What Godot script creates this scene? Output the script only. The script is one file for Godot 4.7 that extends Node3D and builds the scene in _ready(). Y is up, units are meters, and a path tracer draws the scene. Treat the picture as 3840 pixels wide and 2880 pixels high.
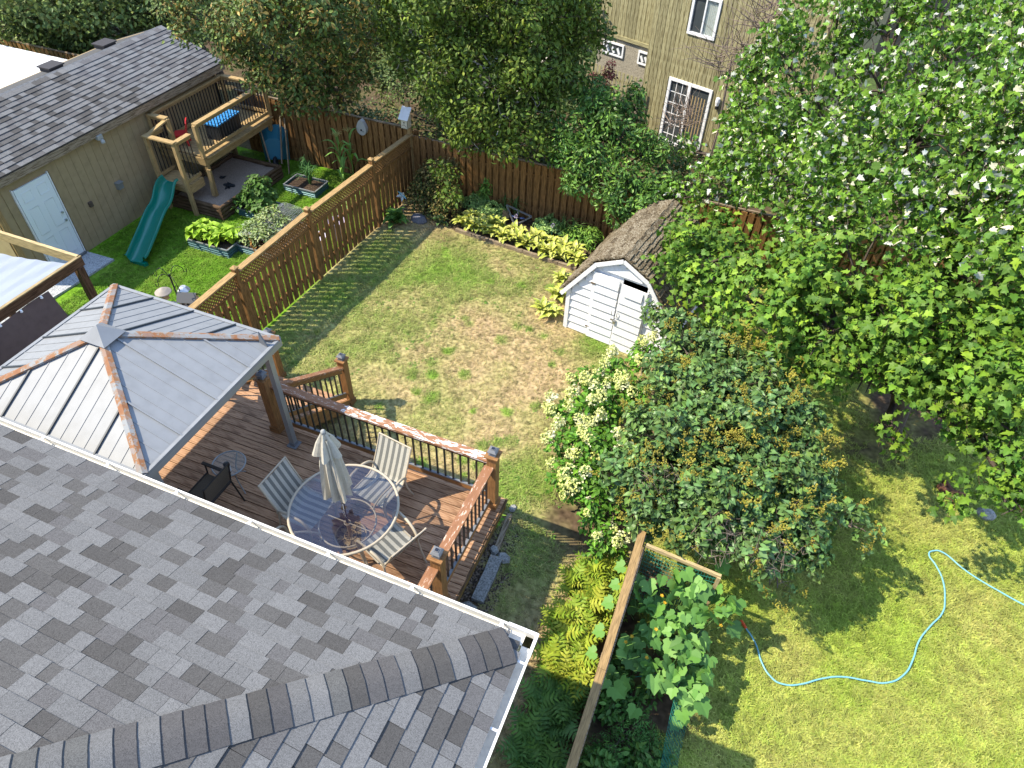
extends Node3D
# A back yard seen from a drone. World: x runs along our eave, -z leads away from the house, y up, metres.
const F := 2596.0
const CAM := Vector3(0, 10, 0)
const DECK := 1.3
var CB: Basis
var R := RandomNumberGenerator.new()
var N1 := FastNoiseLite.new()
var N2 := FastNoiseLite.new()
var M := {}
var cubes := {}
var used := {}

# ---------------------------------------------------------------- pixels of the photograph to places
func ray(px, py): return (CB * Vector3((px - 1920.0) / F, -(py - 1440.0) / F, -1.0)).normalized()
func G(px, py, y = 0.0):
	var d = ray(px, py)
	return CAM + d * ((y - CAM.y) / d.y)
func P(px, py, y = 0.0): return G(px * 1.736, py * 1.736, y)
func GZ(px, py, z):
	var d = ray(px, py)
	return CAM + d * ((z - CAM.z) / d.z)
func rf(a, b): return R.randf_range(a, b)
func rdir():
	var t = rf(0, TAU); var y = rf(-1, 1); var r = sqrt(1.0 - y * y)
	return Vector3(cos(t) * r, y, sin(t) * r)

# ---------------------------------------------------------------- mesh building
class MB:
	var v := PackedVector3Array()
	var n := PackedVector3Array()
	var c := PackedColorArray()
	var u := PackedVector2Array()
	var col := Color.WHITE
	func tri(a, b, d):
		var m = (d - a).cross(b - a).normalized()
		for p in [a, b, d]:
			v.append(p); n.append(m); c.append(col); u.append(Vector2(p.x, p.z))
	func quad(a, b, d, e):
		tri(a, b, d); tri(a, d, e)
	func stri(a, b, d, na, nb, nd):
		if (d - a).cross(b - a).dot(na + nb + nd) < 0.0:
			var h = b; b = d; d = h
			h = nb; nb = nd; nd = h
		v.append(a); v.append(b); v.append(d); n.append(na); n.append(nb); n.append(nd)
		for p in [a, b, d]: c.append(col); u.append(Vector2(p.x, p.z))
	func box(t: Transform3D, s: Vector3):
		var h = s * 0.5
		var p = []
		for i in 8: p.append(t * Vector3(h.x if i & 1 else -h.x, h.y if i & 2 else -h.y, h.z if i & 4 else -h.z))
		quad(p[2], p[6], p[7], p[3]); quad(p[0], p[1], p[5], p[4])
		quad(p[4], p[5], p[7], p[6]); quad(p[1], p[0], p[2], p[3])
		quad(p[5], p[1], p[3], p[7]); quad(p[0], p[4], p[6], p[2])
	func at(ctr: Vector3, s: Vector3): box(Transform3D(Basis(), ctr), s)
	func beam(a: Vector3, b: Vector3, w: float, h: float, up := Vector3.UP):
		var x = (b - a).normalized()
		var z = x.cross(up)
		if z.length() < 0.01: z = x.cross(Vector3.RIGHT)
		z = z.normalized()
		box(Transform3D(Basis(x, z.cross(x), z), (a + b) * 0.5), Vector3(a.distance_to(b), h, w))
	func tube(pts, r, k := 7, closed := false):
		var m = pts.size()
		var rings = []
		var side = Vector3.ZERO
		for i in m:
			var d
			if closed: d = pts[(i + 1) % m] - pts[(i + m - 1) % m]
			else: d = pts[min(i + 1, m - 1)] - pts[max(i - 1, 0)]
			d = d.normalized()
			if side == Vector3.ZERO: side = d.cross(Vector3.UP if abs(d.y) < 0.9 else Vector3.RIGHT).normalized()
			side = (side - d * side.dot(d)).normalized()
			var up = d.cross(side)
			var rr = r[i] if r is Array else r
			var ring = []
			for j in k:
				var o = side * cos(TAU * j / k) + up * sin(TAU * j / k)
				ring.append([pts[i] + o * rr, o])
			rings.append(ring)
		for i in (m if closed else m - 1):
			var A = rings[i]; var B = rings[(i + 1) % m]
			for j in k:
				var q = (j + 1) % k
				stri(A[j][0], B[q][0], B[j][0], A[j][1], B[q][1], B[j][1])
				stri(A[j][0], A[q][0], B[q][0], A[j][1], A[q][1], B[q][1])
		if not closed:
			for e in [0, m - 1]:
				for j in range(1, k - 1): tri(rings[e][0][0], rings[e][j][0], rings[e][j + 1][0])
	func lathe(ctr: Vector3, prof: Array, k := 16, squash := 1.0, flat := false):
		for i in prof.size() - 1:
			for j in k:
				var a = TAU * j / k; var b = TAU * (j + 1) / k
				var p = prof[i]; var q = prof[i + 1]
				var A = ctr + Vector3(cos(a) * p[0], p[1], sin(a) * p[0] * squash)
				var B = ctr + Vector3(cos(b) * p[0], p[1], sin(b) * p[0] * squash)
				var C = ctr + Vector3(cos(b) * q[0], q[1], sin(b) * q[0] * squash)
				var D = ctr + Vector3(cos(a) * q[0], q[1], sin(a) * q[0] * squash)
				if flat:
					quad(A, D, C, B)
				else:
					var sl = Vector2(q[1] - p[1], p[0] - q[0]).normalized()
					var na = Vector3(cos(a) * sl.x, sl.y, sin(a) * sl.x); var nb = Vector3(cos(b) * sl.x, sl.y, sin(b) * sl.x)
					stri(A, D, C, na, na, nb); stri(A, C, B, na, nb, nb)
	func poly(pts: Array, thick: Vector3):
		# a flat polygon (list of Vector3, convex) with thickness
		var m = pts.size()
		for i in range(1, m - 1):
			tri(pts[0], pts[i], pts[i + 1]); tri(pts[0] + thick, pts[i + 1] + thick, pts[i] + thick)
		for i in m:
			var a = pts[i]; var b = pts[(i + 1) % m]
			quad(a, a + thick, b + thick, b)
	func mesh() -> ArrayMesh:
		var a = []
		a.resize(Mesh.ARRAY_MAX)
		a[Mesh.ARRAY_VERTEX] = v; a[Mesh.ARRAY_NORMAL] = n; a[Mesh.ARRAY_COLOR] = c; a[Mesh.ARRAY_TEX_UV] = u
		var m = ArrayMesh.new()
		m.add_surface_from_arrays(Mesh.PRIMITIVE_TRIANGLES, a)
		return m

func numbered(nm):
	if not used.has(nm):
		used[nm] = 0
		return nm
	used[nm] += 1
	return "%s_%03d" % [nm, used[nm]]
func thing(nm, label, cat, at = Vector3.ZERO, turn = 0.0, group = ""):
	var o = Node3D.new()
	o.name = numbered(nm); add_child(o)
	o.position = at; o.rotation.y = turn
	o.set_meta("label", label); o.set_meta("category", cat)
	if group: o.set_meta("group", group)
	return o
func part(par, nm, mb, mat, at = Vector3.ZERO):
	var o = MeshInstance3D.new()
	o.name = nm; o.mesh = mb.mesh() if mb is MB else mb
	o.material_override = mat
	par.add_child(o, true)
	o.position = at
	return o
func single(nm, label, cat, mb, mat, group = "", at = Vector3.ZERO):
	var o = part(self, numbered(nm), mb, mat, at)
	o.set_meta("label", label); o.set_meta("category", cat)
	if group: o.set_meta("group", group)
	return o
func struct(nm, mb, mat):
	var o = part(self, numbered(nm), mb, mat)
	o.set_meta("kind", "structure")
	return o
func copy(o, at, turn, label = "", sc = 1.0):
	var c = o.duplicate()
	var base = o.name.substr(0, o.name.length() - 4) if o.name.length() > 4 and o.name.substr(o.name.length() - 4, 1) == "_" and o.name.right(3).is_valid_int() else String(o.name)
	c.name = numbered(base); add_child(c)
	c.position = at; c.rotation.y = turn; c.scale = Vector3.ONE * sc
	if label: c.set_meta("label", label)
	return c
func cube(tint: float):
	var k = int(round(clampf(tint, 0.3, 2.0) * 16.0))
	if not cubes.has(k):
		var b = MB.new(); b.col = Color(k / 16.0, k / 16.0, k / 16.0); b.at(Vector3.ZERO, Vector3.ONE); cubes[k] = b.mesh()
	return cubes[k]
func piece(par, nm, mat, ctr, size, tint = 1.0, basis = Basis()):
	var o = MeshInstance3D.new()
	o.name = nm; o.mesh = cube(tint); o.material_override = mat
	par.add_child(o, true)
	o.transform = Transform3D(basis * Basis.from_scale(size), ctr)
	return o
func bar(par, nm, mat, a, b, w, h, tint = 1.0, up = Vector3.UP):
	var x = (b - a).normalized()
	var z = x.cross(up)
	if z.length() < 0.01: z = x.cross(Vector3.RIGHT)
	z = z.normalized()
	return piece(par, nm, mat, (a + b) * 0.5, Vector3(a.distance_to(b), h, w), tint, Basis(x, z.cross(x), z))
func arc(pts, sub = 6):
	var c = Curve3D.new()
	var m = pts.size()
	for i in m:
		var t = (pts[min(i + 1, m - 1)] - pts[max(i - 1, 0)]) * 0.22
		c.add_point(pts[i], -t, t)
	var out = []
	for i in m - 1:
		for s in sub: out.append(c.sample(i, float(s) / sub))
	out.append(pts[m - 1])
	return out

# ---------------------------------------------------------------- materials
func lin(r, g, b): return Color(r, g, b).linear_to_srgb()
func noise_tex(seed_, freq, stops, size = 512, kind = FastNoiseLite.TYPE_SIMPLEX_SMOOTH, oct = 4, gain = 0.55):
	var n = FastNoiseLite.new()
	n.noise_type = kind; n.seed = seed_; n.frequency = freq; n.fractal_octaves = oct; n.fractal_gain = gain
	n.fractal_type = FastNoiseLite.FRACTAL_FBM
	var g = Gradient.new()
	g.offsets = PackedFloat32Array(stops.map(func(s): return s[0]))
	g.colors = PackedColorArray(stops.map(func(s): return s[1]))
	var t = NoiseTexture2D.new()
	t.width = size; t.height = size; t.seamless = true; t.noise = n; t.color_ramp = g
	return t
func mat(nm, col, rough = 0.8, tex = null, scale = Vector3.ONE, metal = 0.0, spec = 0.4, bump = 0.0):
	var m = StandardMaterial3D.new()
	m.resource_name = nm; m.albedo_color = col; m.roughness = rough; m.metallic = metal; m.metallic_specular = spec
	m.vertex_color_use_as_albedo = true
	if tex:
		m.albedo_texture = tex; m.uv1_triplanar = true; m.uv1_world_triplanar = true; m.uv1_scale = scale
		if bump > 0.0:
			m.heightmap_enabled = true; m.heightmap_texture = tex; m.heightmap_scale = bump
	M[nm] = m
	return m
func wood(nm, col, tex, rough = 0.75, bump = 0.0):
	for a in [["x", Vector3(0.5, 7, 7)], ["y", Vector3(7, 0.5, 7)], ["z", Vector3(7, 7, 0.5)]]:
		mat(nm + "_" + a[0], col, rough, tex, a[1], 0.0, 0.35, bump)
func leafmat(nm, back = 0.5, rough = 0.55):
	var m = mat(nm, Color.WHITE, rough, null, Vector3.ONE, 0.0, 0.35)
	m.backlight_enabled = true; m.backlight = Color(back, back, back * 0.55)
	m.cull_mode = BaseMaterial3D.CULL_DISABLED
	return m
func grey(x): return Color(x, x, x)
func materials():
	var grain = noise_tex(3, 0.012, [[0.0, grey(0.62)], [0.4, grey(0.84)], [0.6, grey(0.95)], [1.0, grey(1.0)]], 512, FastNoiseLite.TYPE_SIMPLEX_SMOOTH, 5, 0.7)
	var weather = noise_tex(5, 0.01, [[0.0, Color(0.42, 0.38, 0.34)], [0.35, Color(0.72, 0.68, 0.62)], [0.55, Color(0.95, 0.93, 0.9)], [1.0, Color(1, 1, 1)]], 512, FastNoiseLite.TYPE_SIMPLEX_SMOOTH, 5, 0.7)
	var stain = noise_tex(9, 0.008, [[0.0, Color(0.55, 0.5, 0.46)], [0.38, Color(0.86, 0.82, 0.78)], [0.6, Color(1, 1, 1)], [0.72, Color(1, 0.97, 0.9)], [0.8, Color(1, 1, 0.98)], [1.0, Color(1, 1, 1)]], 512, FastNoiseLite.TYPE_SIMPLEX_SMOOTH, 5, 0.68)
	var W = Color(0.93, 0.92, 0.9); var B = lin(0.27, 0.125, 0.06)
	var peel = noise_tex(12, 0.008, [[0.0, B], [0.57, B.lightened(0.06)], [0.58, W], [0.8, W], [0.81, B], [1.0, B]], 1024, FastNoiseLite.TYPE_SIMPLEX_SMOOTH, 6, 0.75)
	var chip = noise_tex(22, 0.009, [[0.0, B.darkened(0.15)], [0.45, B], [0.66, B.lightened(0.05)], [0.67, W], [0.74, Color(0.8, 0.7, 0.6)], [1.0, B]], 1024, FastNoiseLite.TYPE_SIMPLEX_SMOOTH, 6, 0.8)
	var gran = noise_tex(7, 0.16, [[0.0, grey(0.45)], [0.42, grey(0.8)], [0.6, grey(0.97)], [1.0, grey(1.0)]], 512, FastNoiseLite.TYPE_VALUE, 3, 0.8)
	var blot = noise_tex(8, 0.01, [[0.0, grey(0.9)], [0.5, grey(0.97)], [1.0, grey(1.0)]], 512)
	var rust = noise_tex(15, 0.009, [[0.0, lin(0.2, 0.08, 0.035)], [0.4, lin(0.26, 0.115, 0.05)], [0.53, lin(0.24, 0.15, 0.085)], [0.54, lin(0.25, 0.26, 0.26)], [1.0, lin(0.23, 0.24, 0.25)]], 512, FastNoiseLite.TYPE_SIMPLEX_SMOOTH, 5, 0.75)
	var old = noise_tex(17, 0.02, [[0.0, lin(0.03, 0.024, 0.018)], [0.35, lin(0.09, 0.07, 0.045)], [0.5, lin(0.19, 0.15, 0.1)], [0.62, lin(0.26, 0.22, 0.15)], [0.72, lin(0.36, 0.34, 0.27)], [1.0, lin(0.2, 0.19, 0.13)]], 512, FastNoiseLite.TYPE_SIMPLEX_SMOOTH, 5, 0.75)
	var soil = noise_tex(19, 0.03, [[0.0, lin(0.015, 0.01, 0.007)], [0.5, lin(0.06, 0.04, 0.028)], [0.7, lin(0.1, 0.075, 0.05)], [1.0, lin(0.2, 0.17, 0.12)]], 512, FastNoiseLite.TYPE_SIMPLEX_SMOOTH, 5, 0.8)
	wood("deck", lin(0.44, 0.265, 0.155), stain, 0.62)
	wood("post", lin(0.34, 0.17, 0.065), grain, 0.6)
	wood("skirt", lin(0.2, 0.13, 0.04), weather, 0.8)
	wood("fence", lin(0.3, 0.165, 0.062), weather, 0.8)
	wood("cap", lin(0.46, 0.3, 0.13), grain, 0.8)
	wood("lumber", lin(0.6, 0.45, 0.23), grain, 0.8)
	wood("play", lin(0.48, 0.33, 0.15), grain, 0.8)
	wood("grey", lin(0.33, 0.27, 0.2), weather, 0.9)
	wood("log", lin(0.13, 0.085, 0.05), weather, 0.9)
	wood("olive", lin(0.4, 0.385, 0.23), weather, 0.85)
	wood("beam", lin(0.15, 0.085, 0.05), weather, 0.8)
	mat("peel", Color.WHITE, 0.7, peel, Vector3(0.35, 1.6, 1.6))
	mat("chip", Color.WHITE, 0.7, chip, Vector3(2.0, 2.0, 0.45))
	mat("chip_x", Color.WHITE, 0.7, chip, Vector3(0.45, 2.0, 2.0))
	mat("shingle", Color.WHITE, 0.95, gran, Vector3.ONE * 3.0, 0.0, 0.25)
	mat("old_shingle", Color.WHITE, 1.0, old, Vector3.ONE * 2.2, 0.0, 0.2)
	mat("rust", Color.WHITE, 0.75, rust, Vector3.ONE * 0.6)
	mat("soil", Color.WHITE, 1.0, soil, Vector3.ONE * 1.2, 0.0, 0.2)
	mat("sand", lin(0.42, 0.33, 0.26), 1.0, gran, Vector3.ONE * 1.5, 0.0, 0.2)
	mat("white", lin(0.8, 0.81, 0.82), 0.55, blot, Vector3.ONE * 1.5)
	mat("siding", lin(0.82, 0.83, 0.84), 0.5, blot, Vector3.ONE * 2.0)
	mat("gutter", lin(0.78, 0.76, 0.7), 0.4, blot, Vector3.ONE * 2.0)
	mat("tan", lin(0.36, 0.275, 0.155), 0.85, blot, Vector3.ONE * 0.7)
	mat("door", lin(0.72, 0.78, 0.8), 0.45)
	mat("metal", lin(0.5, 0.5, 0.5), 0.3, null, Vector3.ONE, 0.9)
	mat("steel", lin(0.3, 0.32, 0.33), 0.45, null, Vector3.ONE, 0.5)
	mat("roof_panel", lin(0.245, 0.255, 0.265), 0.5, blot, Vector3.ONE * 0.8)
	mat("roof_seam", lin(0.05, 0.06, 0.07), 0.5)
	mat("black", lin(0.022, 0.022, 0.024), 0.4)
	mat("lampcap", lin(0.16, 0.165, 0.175), 0.45)
	mat("solar", lin(0.02, 0.025, 0.04), 0.15)
	mat("frame", lin(0.42, 0.36, 0.27), 0.45)
	mat("brownframe", lin(0.03, 0.024, 0.02), 0.5)
	mat("sling", Color.WHITE, 0.85, gran, Vector3.ONE * 8.0)
	mat("mesh", lin(0.14, 0.115, 0.085), 0.9, gran, Vector3.ONE * 8.0)
	mat("canvas", lin(0.52, 0.48, 0.39), 0.9, blot, Vector3.ONE * 3.0)
	mat("bronze", lin(0.32, 0.23, 0.12), 0.5)
	mat("slide", lin(0.0, 0.16, 0.11), 0.22, null, Vector3.ONE, 0.0, 0.6)
	mat("red", lin(0.5, 0.03, 0.03), 0.4)
	mat("blue", lin(0.04, 0.22, 0.5), 0.4)
	mat("barrow", lin(0.02, 0.13, 0.19), 0.4)
	mat("tank", lin(0.02, 0.022, 0.025), 0.5)
	mat("planter", lin(0.06, 0.14, 0.15), 0.45, blot, Vector3.ONE * 2.0, 0.3)
	mat("concrete", lin(0.36, 0.36, 0.34), 0.95, gran, Vector3.ONE * 0.7)
	mat("slab", lin(0.5, 0.52, 0.54), 0.9, gran, Vector3.ONE * 0.7)
	mat("foundation", lin(0.4, 0.36, 0.28), 0.95, gran, Vector3.ONE * 0.8)
	mat("curtain", lin(0.17, 0.125, 0.12), 0.75, blot, Vector3.ONE * 1.0)
	mat("bark", lin(0.11, 0.085, 0.065), 0.95, gran, Vector3(1.5, 0.4, 1.5))
	mat("birch", lin(0.5, 0.47, 0.42), 0.8, blot, Vector3.ONE * 2.0)
	mat("twig", lin(0.2, 0.155, 0.125), 0.9)
	mat("hose", lin(0.18, 0.42, 0.48), 0.35)
	mat("orange", lin(0.7, 0.1, 0.03), 0.45)
	mat("greennet", lin(0.02, 0.22, 0.16), 0.5)
	mat("shed_roof", lin(0.48, 0.48, 0.47), 0.5, blot, Vector3.ONE * 1.2)
	mat("dark", lin(0.01, 0.01, 0.012), 0.6)
	mat("rot", lin(0.16, 0.075, 0.045), 0.9, weather, Vector3.ONE * 2.0)
	mat("plain", Color.WHITE, 0.7)
	var tarp = mat("tarp", lin(0.3, 0.325, 0.36), 0.25, null, Vector3.ONE, 0.0, 0.6)
	tarp.backlight_enabled = true; tarp.backlight = Color(0.3, 0.3, 0.3)
	var gl = mat("glass", Color(0.12, 0.13, 0.24, 0.2), 0.02, null, Vector3.ONE, 0.0, 0.5)
	gl.transparency = BaseMaterial3D.TRANSPARENCY_ALPHA; gl.vertex_color_use_as_albedo = false
	var g2 = mat("clear", Color(0.75, 0.82, 0.82, 0.12), 0.05, null, Vector3.ONE, 0.0, 0.5)
	g2.transparency = BaseMaterial3D.TRANSPARENCY_ALPHA; g2.vertex_color_use_as_albedo = false
	var wg = mat("pane", lin(0.05, 0.06, 0.065), 0.06, null, Vector3.ONE, 0.0, 0.6)
	wg.vertex_color_use_as_albedo = false
	leafmat("leaf"); leafmat("glossleaf", 0.35, 0.4); leafmat("grass", 0.4, 0.7)
	leafmat("petal", 0.4, 0.8)

# ---------------------------------------------------------------- leaves
const OVATE := [[0.0, 0.0], [0.18, 0.32], [0.42, 0.5], [0.7, 0.34], [1.0, 0.0]]
const HEART := [[0.0, 0.12], [-0.08, 0.34], [0.2, 0.56], [0.5, 0.46], [0.8, 0.18], [1.0, 0.0]]
const LANCE := [[0.0, 0.0], [0.3, 0.5], [0.65, 0.4], [1.0, 0.0]]
const MAPLE := [[-0.05, 0.0], [-0.12, 0.2], [0.02, 0.46], [0.16, 0.28], [0.42, 0.62], [0.46, 0.3], [0.66, 0.24], [1.0, 0.0]]
const SQUASH := [[0.1, 0.0], [-0.12, 0.16], [-0.05, 0.46], [0.22, 0.6], [0.34, 0.44], [0.62, 0.5], [0.66, 0.26], [1.0, 0.0]]
func leaf(mb, t, shape, ln, wd, fold, droop, col):
	# t: base of the leaf, y up out of its face, -z towards its tip
	mb.col = col
	var ctr = t * Vector3(0, 0, -ln * 0.3)
	for s in [-1.0, 1.0]:
		var prev = null
		for e in shape:
			var q = Vector3(e[1] * wd * s, abs(e[1]) * wd * fold - droop * ln * e[0] * e[0], -e[0] * ln)
			q = t * q
			if prev != null:
				if s > 0: mb.tri(ctr, q, prev)
				else: mb.tri(ctr, prev, q)
			prev = q
func facing(out, up_hint = Vector3.UP, spin = 0.0):
	# basis whose -z looks along out and whose y leans to up_hint
	var z = -out.normalized()
	var x = up_hint.cross(z)
	if x.length() < 0.01: x = Vector3.RIGHT
	x = x.normalized()
	return Basis(x, z.cross(x), z).rotated(z, spin)
func jitter(c, a):
	var k = 1.0 + rf(-a, a)
	return Color(clampf(c.r * k * (1.0 + rf(-a, a) * 0.5), 0, 1), clampf(c.g * k, 0, 1), clampf(c.b * k * (1.0 + rf(-a, a) * 0.5), 0, 1))
func spray(shape, count, size, spread, pal, wide = 0.8, up = 0.7, twig = true, fold = 0.25, droop = 0.15):
	# a twig end with leaves: the unit that crowns are made of
	var mb = MB.new()
	if twig:
		mb.col = Color(0.1, 0.07, 0.045)
		mb.tube([Vector3(0, -spread, 0), Vector3(rf(-0.05, 0.05), 0, rf(-0.05, 0.05)), Vector3(rf(-0.3, 0.3) * spread, spread * 0.6, rf(-0.3, 0.3) * spread)], [0.006, 0.004, 0.002], 3)
	for i in count:
		var d = rdir()
		var p = d * spread * pow(R.randf(), 0.5)
		p.y *= 0.55
		var o = Vector3(d.x, rf(-0.55, 0.35), d.z)
		var nrm = (Vector3.UP * up + rdir() * (1.05 - up)).normalized()
		var c = pal[R.randi() % pal.size()]
		leaf(mb, Transform3D(facing(o, nrm), p), shape, size * rf(0.7, 1.25), size * wide * rf(0.85, 1.1), fold * rf(0.2, 1.6), droop * rf(0, 2), jitter(c, 0.18))
	return mb.mesh()
func scatter(par, nm, mesh, material, xf: Array, cols = null):
	var mm = MultiMesh.new()
	mm.transform_format = MultiMesh.TRANSFORM_3D
	mm.use_colors = cols != null
	mm.mesh = mesh
	mm.instance_count = xf.size()
	var st = 16 if cols != null else 12
	var buf = PackedFloat32Array()
	buf.resize(xf.size() * st)
	var k = 0
	for i in xf.size():
		var t: Transform3D = xf[i]
		var b = t.basis
		buf[k] = b.x.x; buf[k + 1] = b.y.x; buf[k + 2] = b.z.x; buf[k + 3] = t.origin.x
		buf[k + 4] = b.x.y; buf[k + 5] = b.y.y; buf[k + 6] = b.z.y; buf[k + 7] = t.origin.y
		buf[k + 8] = b.x.z; buf[k + 9] = b.y.z; buf[k + 10] = b.z.z; buf[k + 11] = t.origin.z
		if cols != null:
			var c: Color = cols[i]
			buf[k + 12] = c.r; buf[k + 13] = c.g; buf[k + 14] = c.b; buf[k + 15] = 1.0
		k += st
	mm.buffer = buf
	var o = MultiMeshInstance3D.new()
	o.name = nm; o.multimesh = mm; o.material_override = material
	par.add_child(o, true)
	return o
var gap_at := Vector3.ZERO
var gap_f := 45.0
var gap_t := -2.0
func blob(xf, cols, ctr, r, dens, tintpal, flat = 1.0, lift = 0.5, low = -0.75):
	var cnt = int(dens * 4.0 * PI * r * r)
	for i in cnt:
		var d = rdir()
		if d.y < low: continue
		var rr = r * (0.45 + 0.55 * pow(R.randf(), 0.35)) * (1.0 + 0.34 * N1.get_noise_3dv((ctr + d * r) * 60.0))
		var p = ctr + Vector3(d.x, d.y * flat, d.z) * rr
		if p.y < 0.1: continue
		if N2.get_noise_3dv((p + Vector3(gap_at)) * gap_f) < gap_t: continue
		var up = (d * (1.0 - lift) + Vector3.UP * lift + rdir() * 0.35).normalized()
		var b = facing(up.cross(rdir()), up)
		xf.append(Transform3D(b.scaled(Vector3.ONE * rf(0.75, 1.3)), p))
		cols.append(tintpal[R.randi() % tintpal.size()] * rf(0.7, 1.25))
func clumped(lobes, k = 5, f = 0.42):
	var out = []
	for l in lobes:
		out.append([l[0], l[1] * 0.8])
		for i in k:
			var d = rdir()
			d.y = d.y * 0.8 + 0.15
			out.append([l[0] + d * l[1] * rf(0.62, 0.95), l[1] * f * rf(0.7, 1.25)])
	return out
func tree(nm, label, base, lobes, mesh, material, tints, dens, bark = "bark", tr = 0.16, flat = 1.0, lift = 0.5, cat = "tree", crown = "crown", group = "", low = -0.75, gap = -0.16):
	var t = thing(nm, label, cat, base, 0.0, group)
	var tb = MB.new()
	var top = Vector3.ZERO
	for l in lobes: top += l[0]
	top = top / lobes.size() - base
	var fork = Vector3(top.x * 0.25, max(0.3, top.y * 0.45), top.z * 0.25)
	tb.tube(arc([Vector3(0, -0.1, 0), Vector3(top.x * 0.06, fork.y * 0.5, top.z * 0.05), fork, Vector3(top.x * 0.7, top.y * 1.0, top.z * 0.7)], 3), [tr * 1.25, tr * 1.1, tr, tr * 0.92, tr * 0.9, tr * 0.85, tr * 0.8, tr * 0.6, tr * 0.45, tr * 0.3], 8)
	part(t, "trunk", tb, M[bark])
	var lb = MB.new()
	for l in lobes:
		if l[1] < 0.27: continue
		var e = l[0] - base
		var mid = fork.lerp(e, 0.5) + Vector3(rf(-0.2, 0.2), rf(0.0, 0.35), rf(-0.2, 0.2))
		lb.tube(arc([fork, mid, e], 3), [tr * 0.42, tr * 0.38, tr * 0.32, tr * 0.28, tr * 0.22, tr * 0.17, tr * 0.1], 5)
		for k in 5:
			var q = e + rdir() * l[1] * 0.75
			lb.tube([e.lerp(mid, rf(0, 0.5)), e.lerp(q, 0.5) + rdir() * 0.08, q], [tr * 0.12, tr * 0.08, tr * 0.03], 4)
	part(t, "branches", lb, M[bark])
	var xf = []; var cols = []
	gap_at = base; gap_t = gap
	for l in clumped(lobes): blob(xf, cols, l[0] - base, l[1], dens * 0.72, tints, flat, lift, low)
	gap_t = -2.0
	scatter(t, crown, mesh, material, xf, cols).set_meta("kind", "stuff")
	return t

# ---------------------------------------------------------------- ground
var green_spots := []
var bare_spots := []
func zone(x, z):
	# 0 our lawn, 1 left neighbour, 2 right neighbour, 3 behind the back fence
	if z < -15.4: return 3
	if x < -9.02: return 1
	if x > -0.1: return 2
	return 0
func spots(list, x, z):
	var s = 0.0
	for g in list:
		var d = Vector2(x - g[0].x, z - g[0].z).length() / g[1]
		if d < 1.0: s = max(s, g[2] * (1.0 - d * d))
	return s
func lawn_green(x, z):
	# how alive the grass is: 0 straw, 1 green
	var zn = zone(x, z)
	var a = N2.get_noise_2d(x * 14.0, z * 14.0) * 0.5 + N1.get_noise_2d(x * 60.0, z * 60.0) * 0.5
	if zn == 0: return clampf(0.16 + spots(green_spots, x, z) * 1.0 + a * 0.75, 0.0, 1.0)
	if zn == 1: return clampf(0.9 + a * 0.35, 0.0, 1.0)
	if zn == 2: return clampf(0.66 + a * 0.7, 0.0, 1.0)
	return clampf(0.5 + a, 0.0, 1.0)
func bare(x, z):
	var b = spots(bare_spots, x, z)
	var zn = zone(x, z)
	if zn == 0 and z < bed_z(x): b = max(b, 1.0)
	if zn == 3: b = max(b, 0.75)
	return b
func bed_z(x):
	# front edge of the flower bed along the back fence
	if x > -3.3: return -13.4
	if x < -7.0: return -13.95 - (-7.0 - x) * 0.5
	return lerpf(-13.95, -13.65, (x + 7.0) / 3.7)
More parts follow.
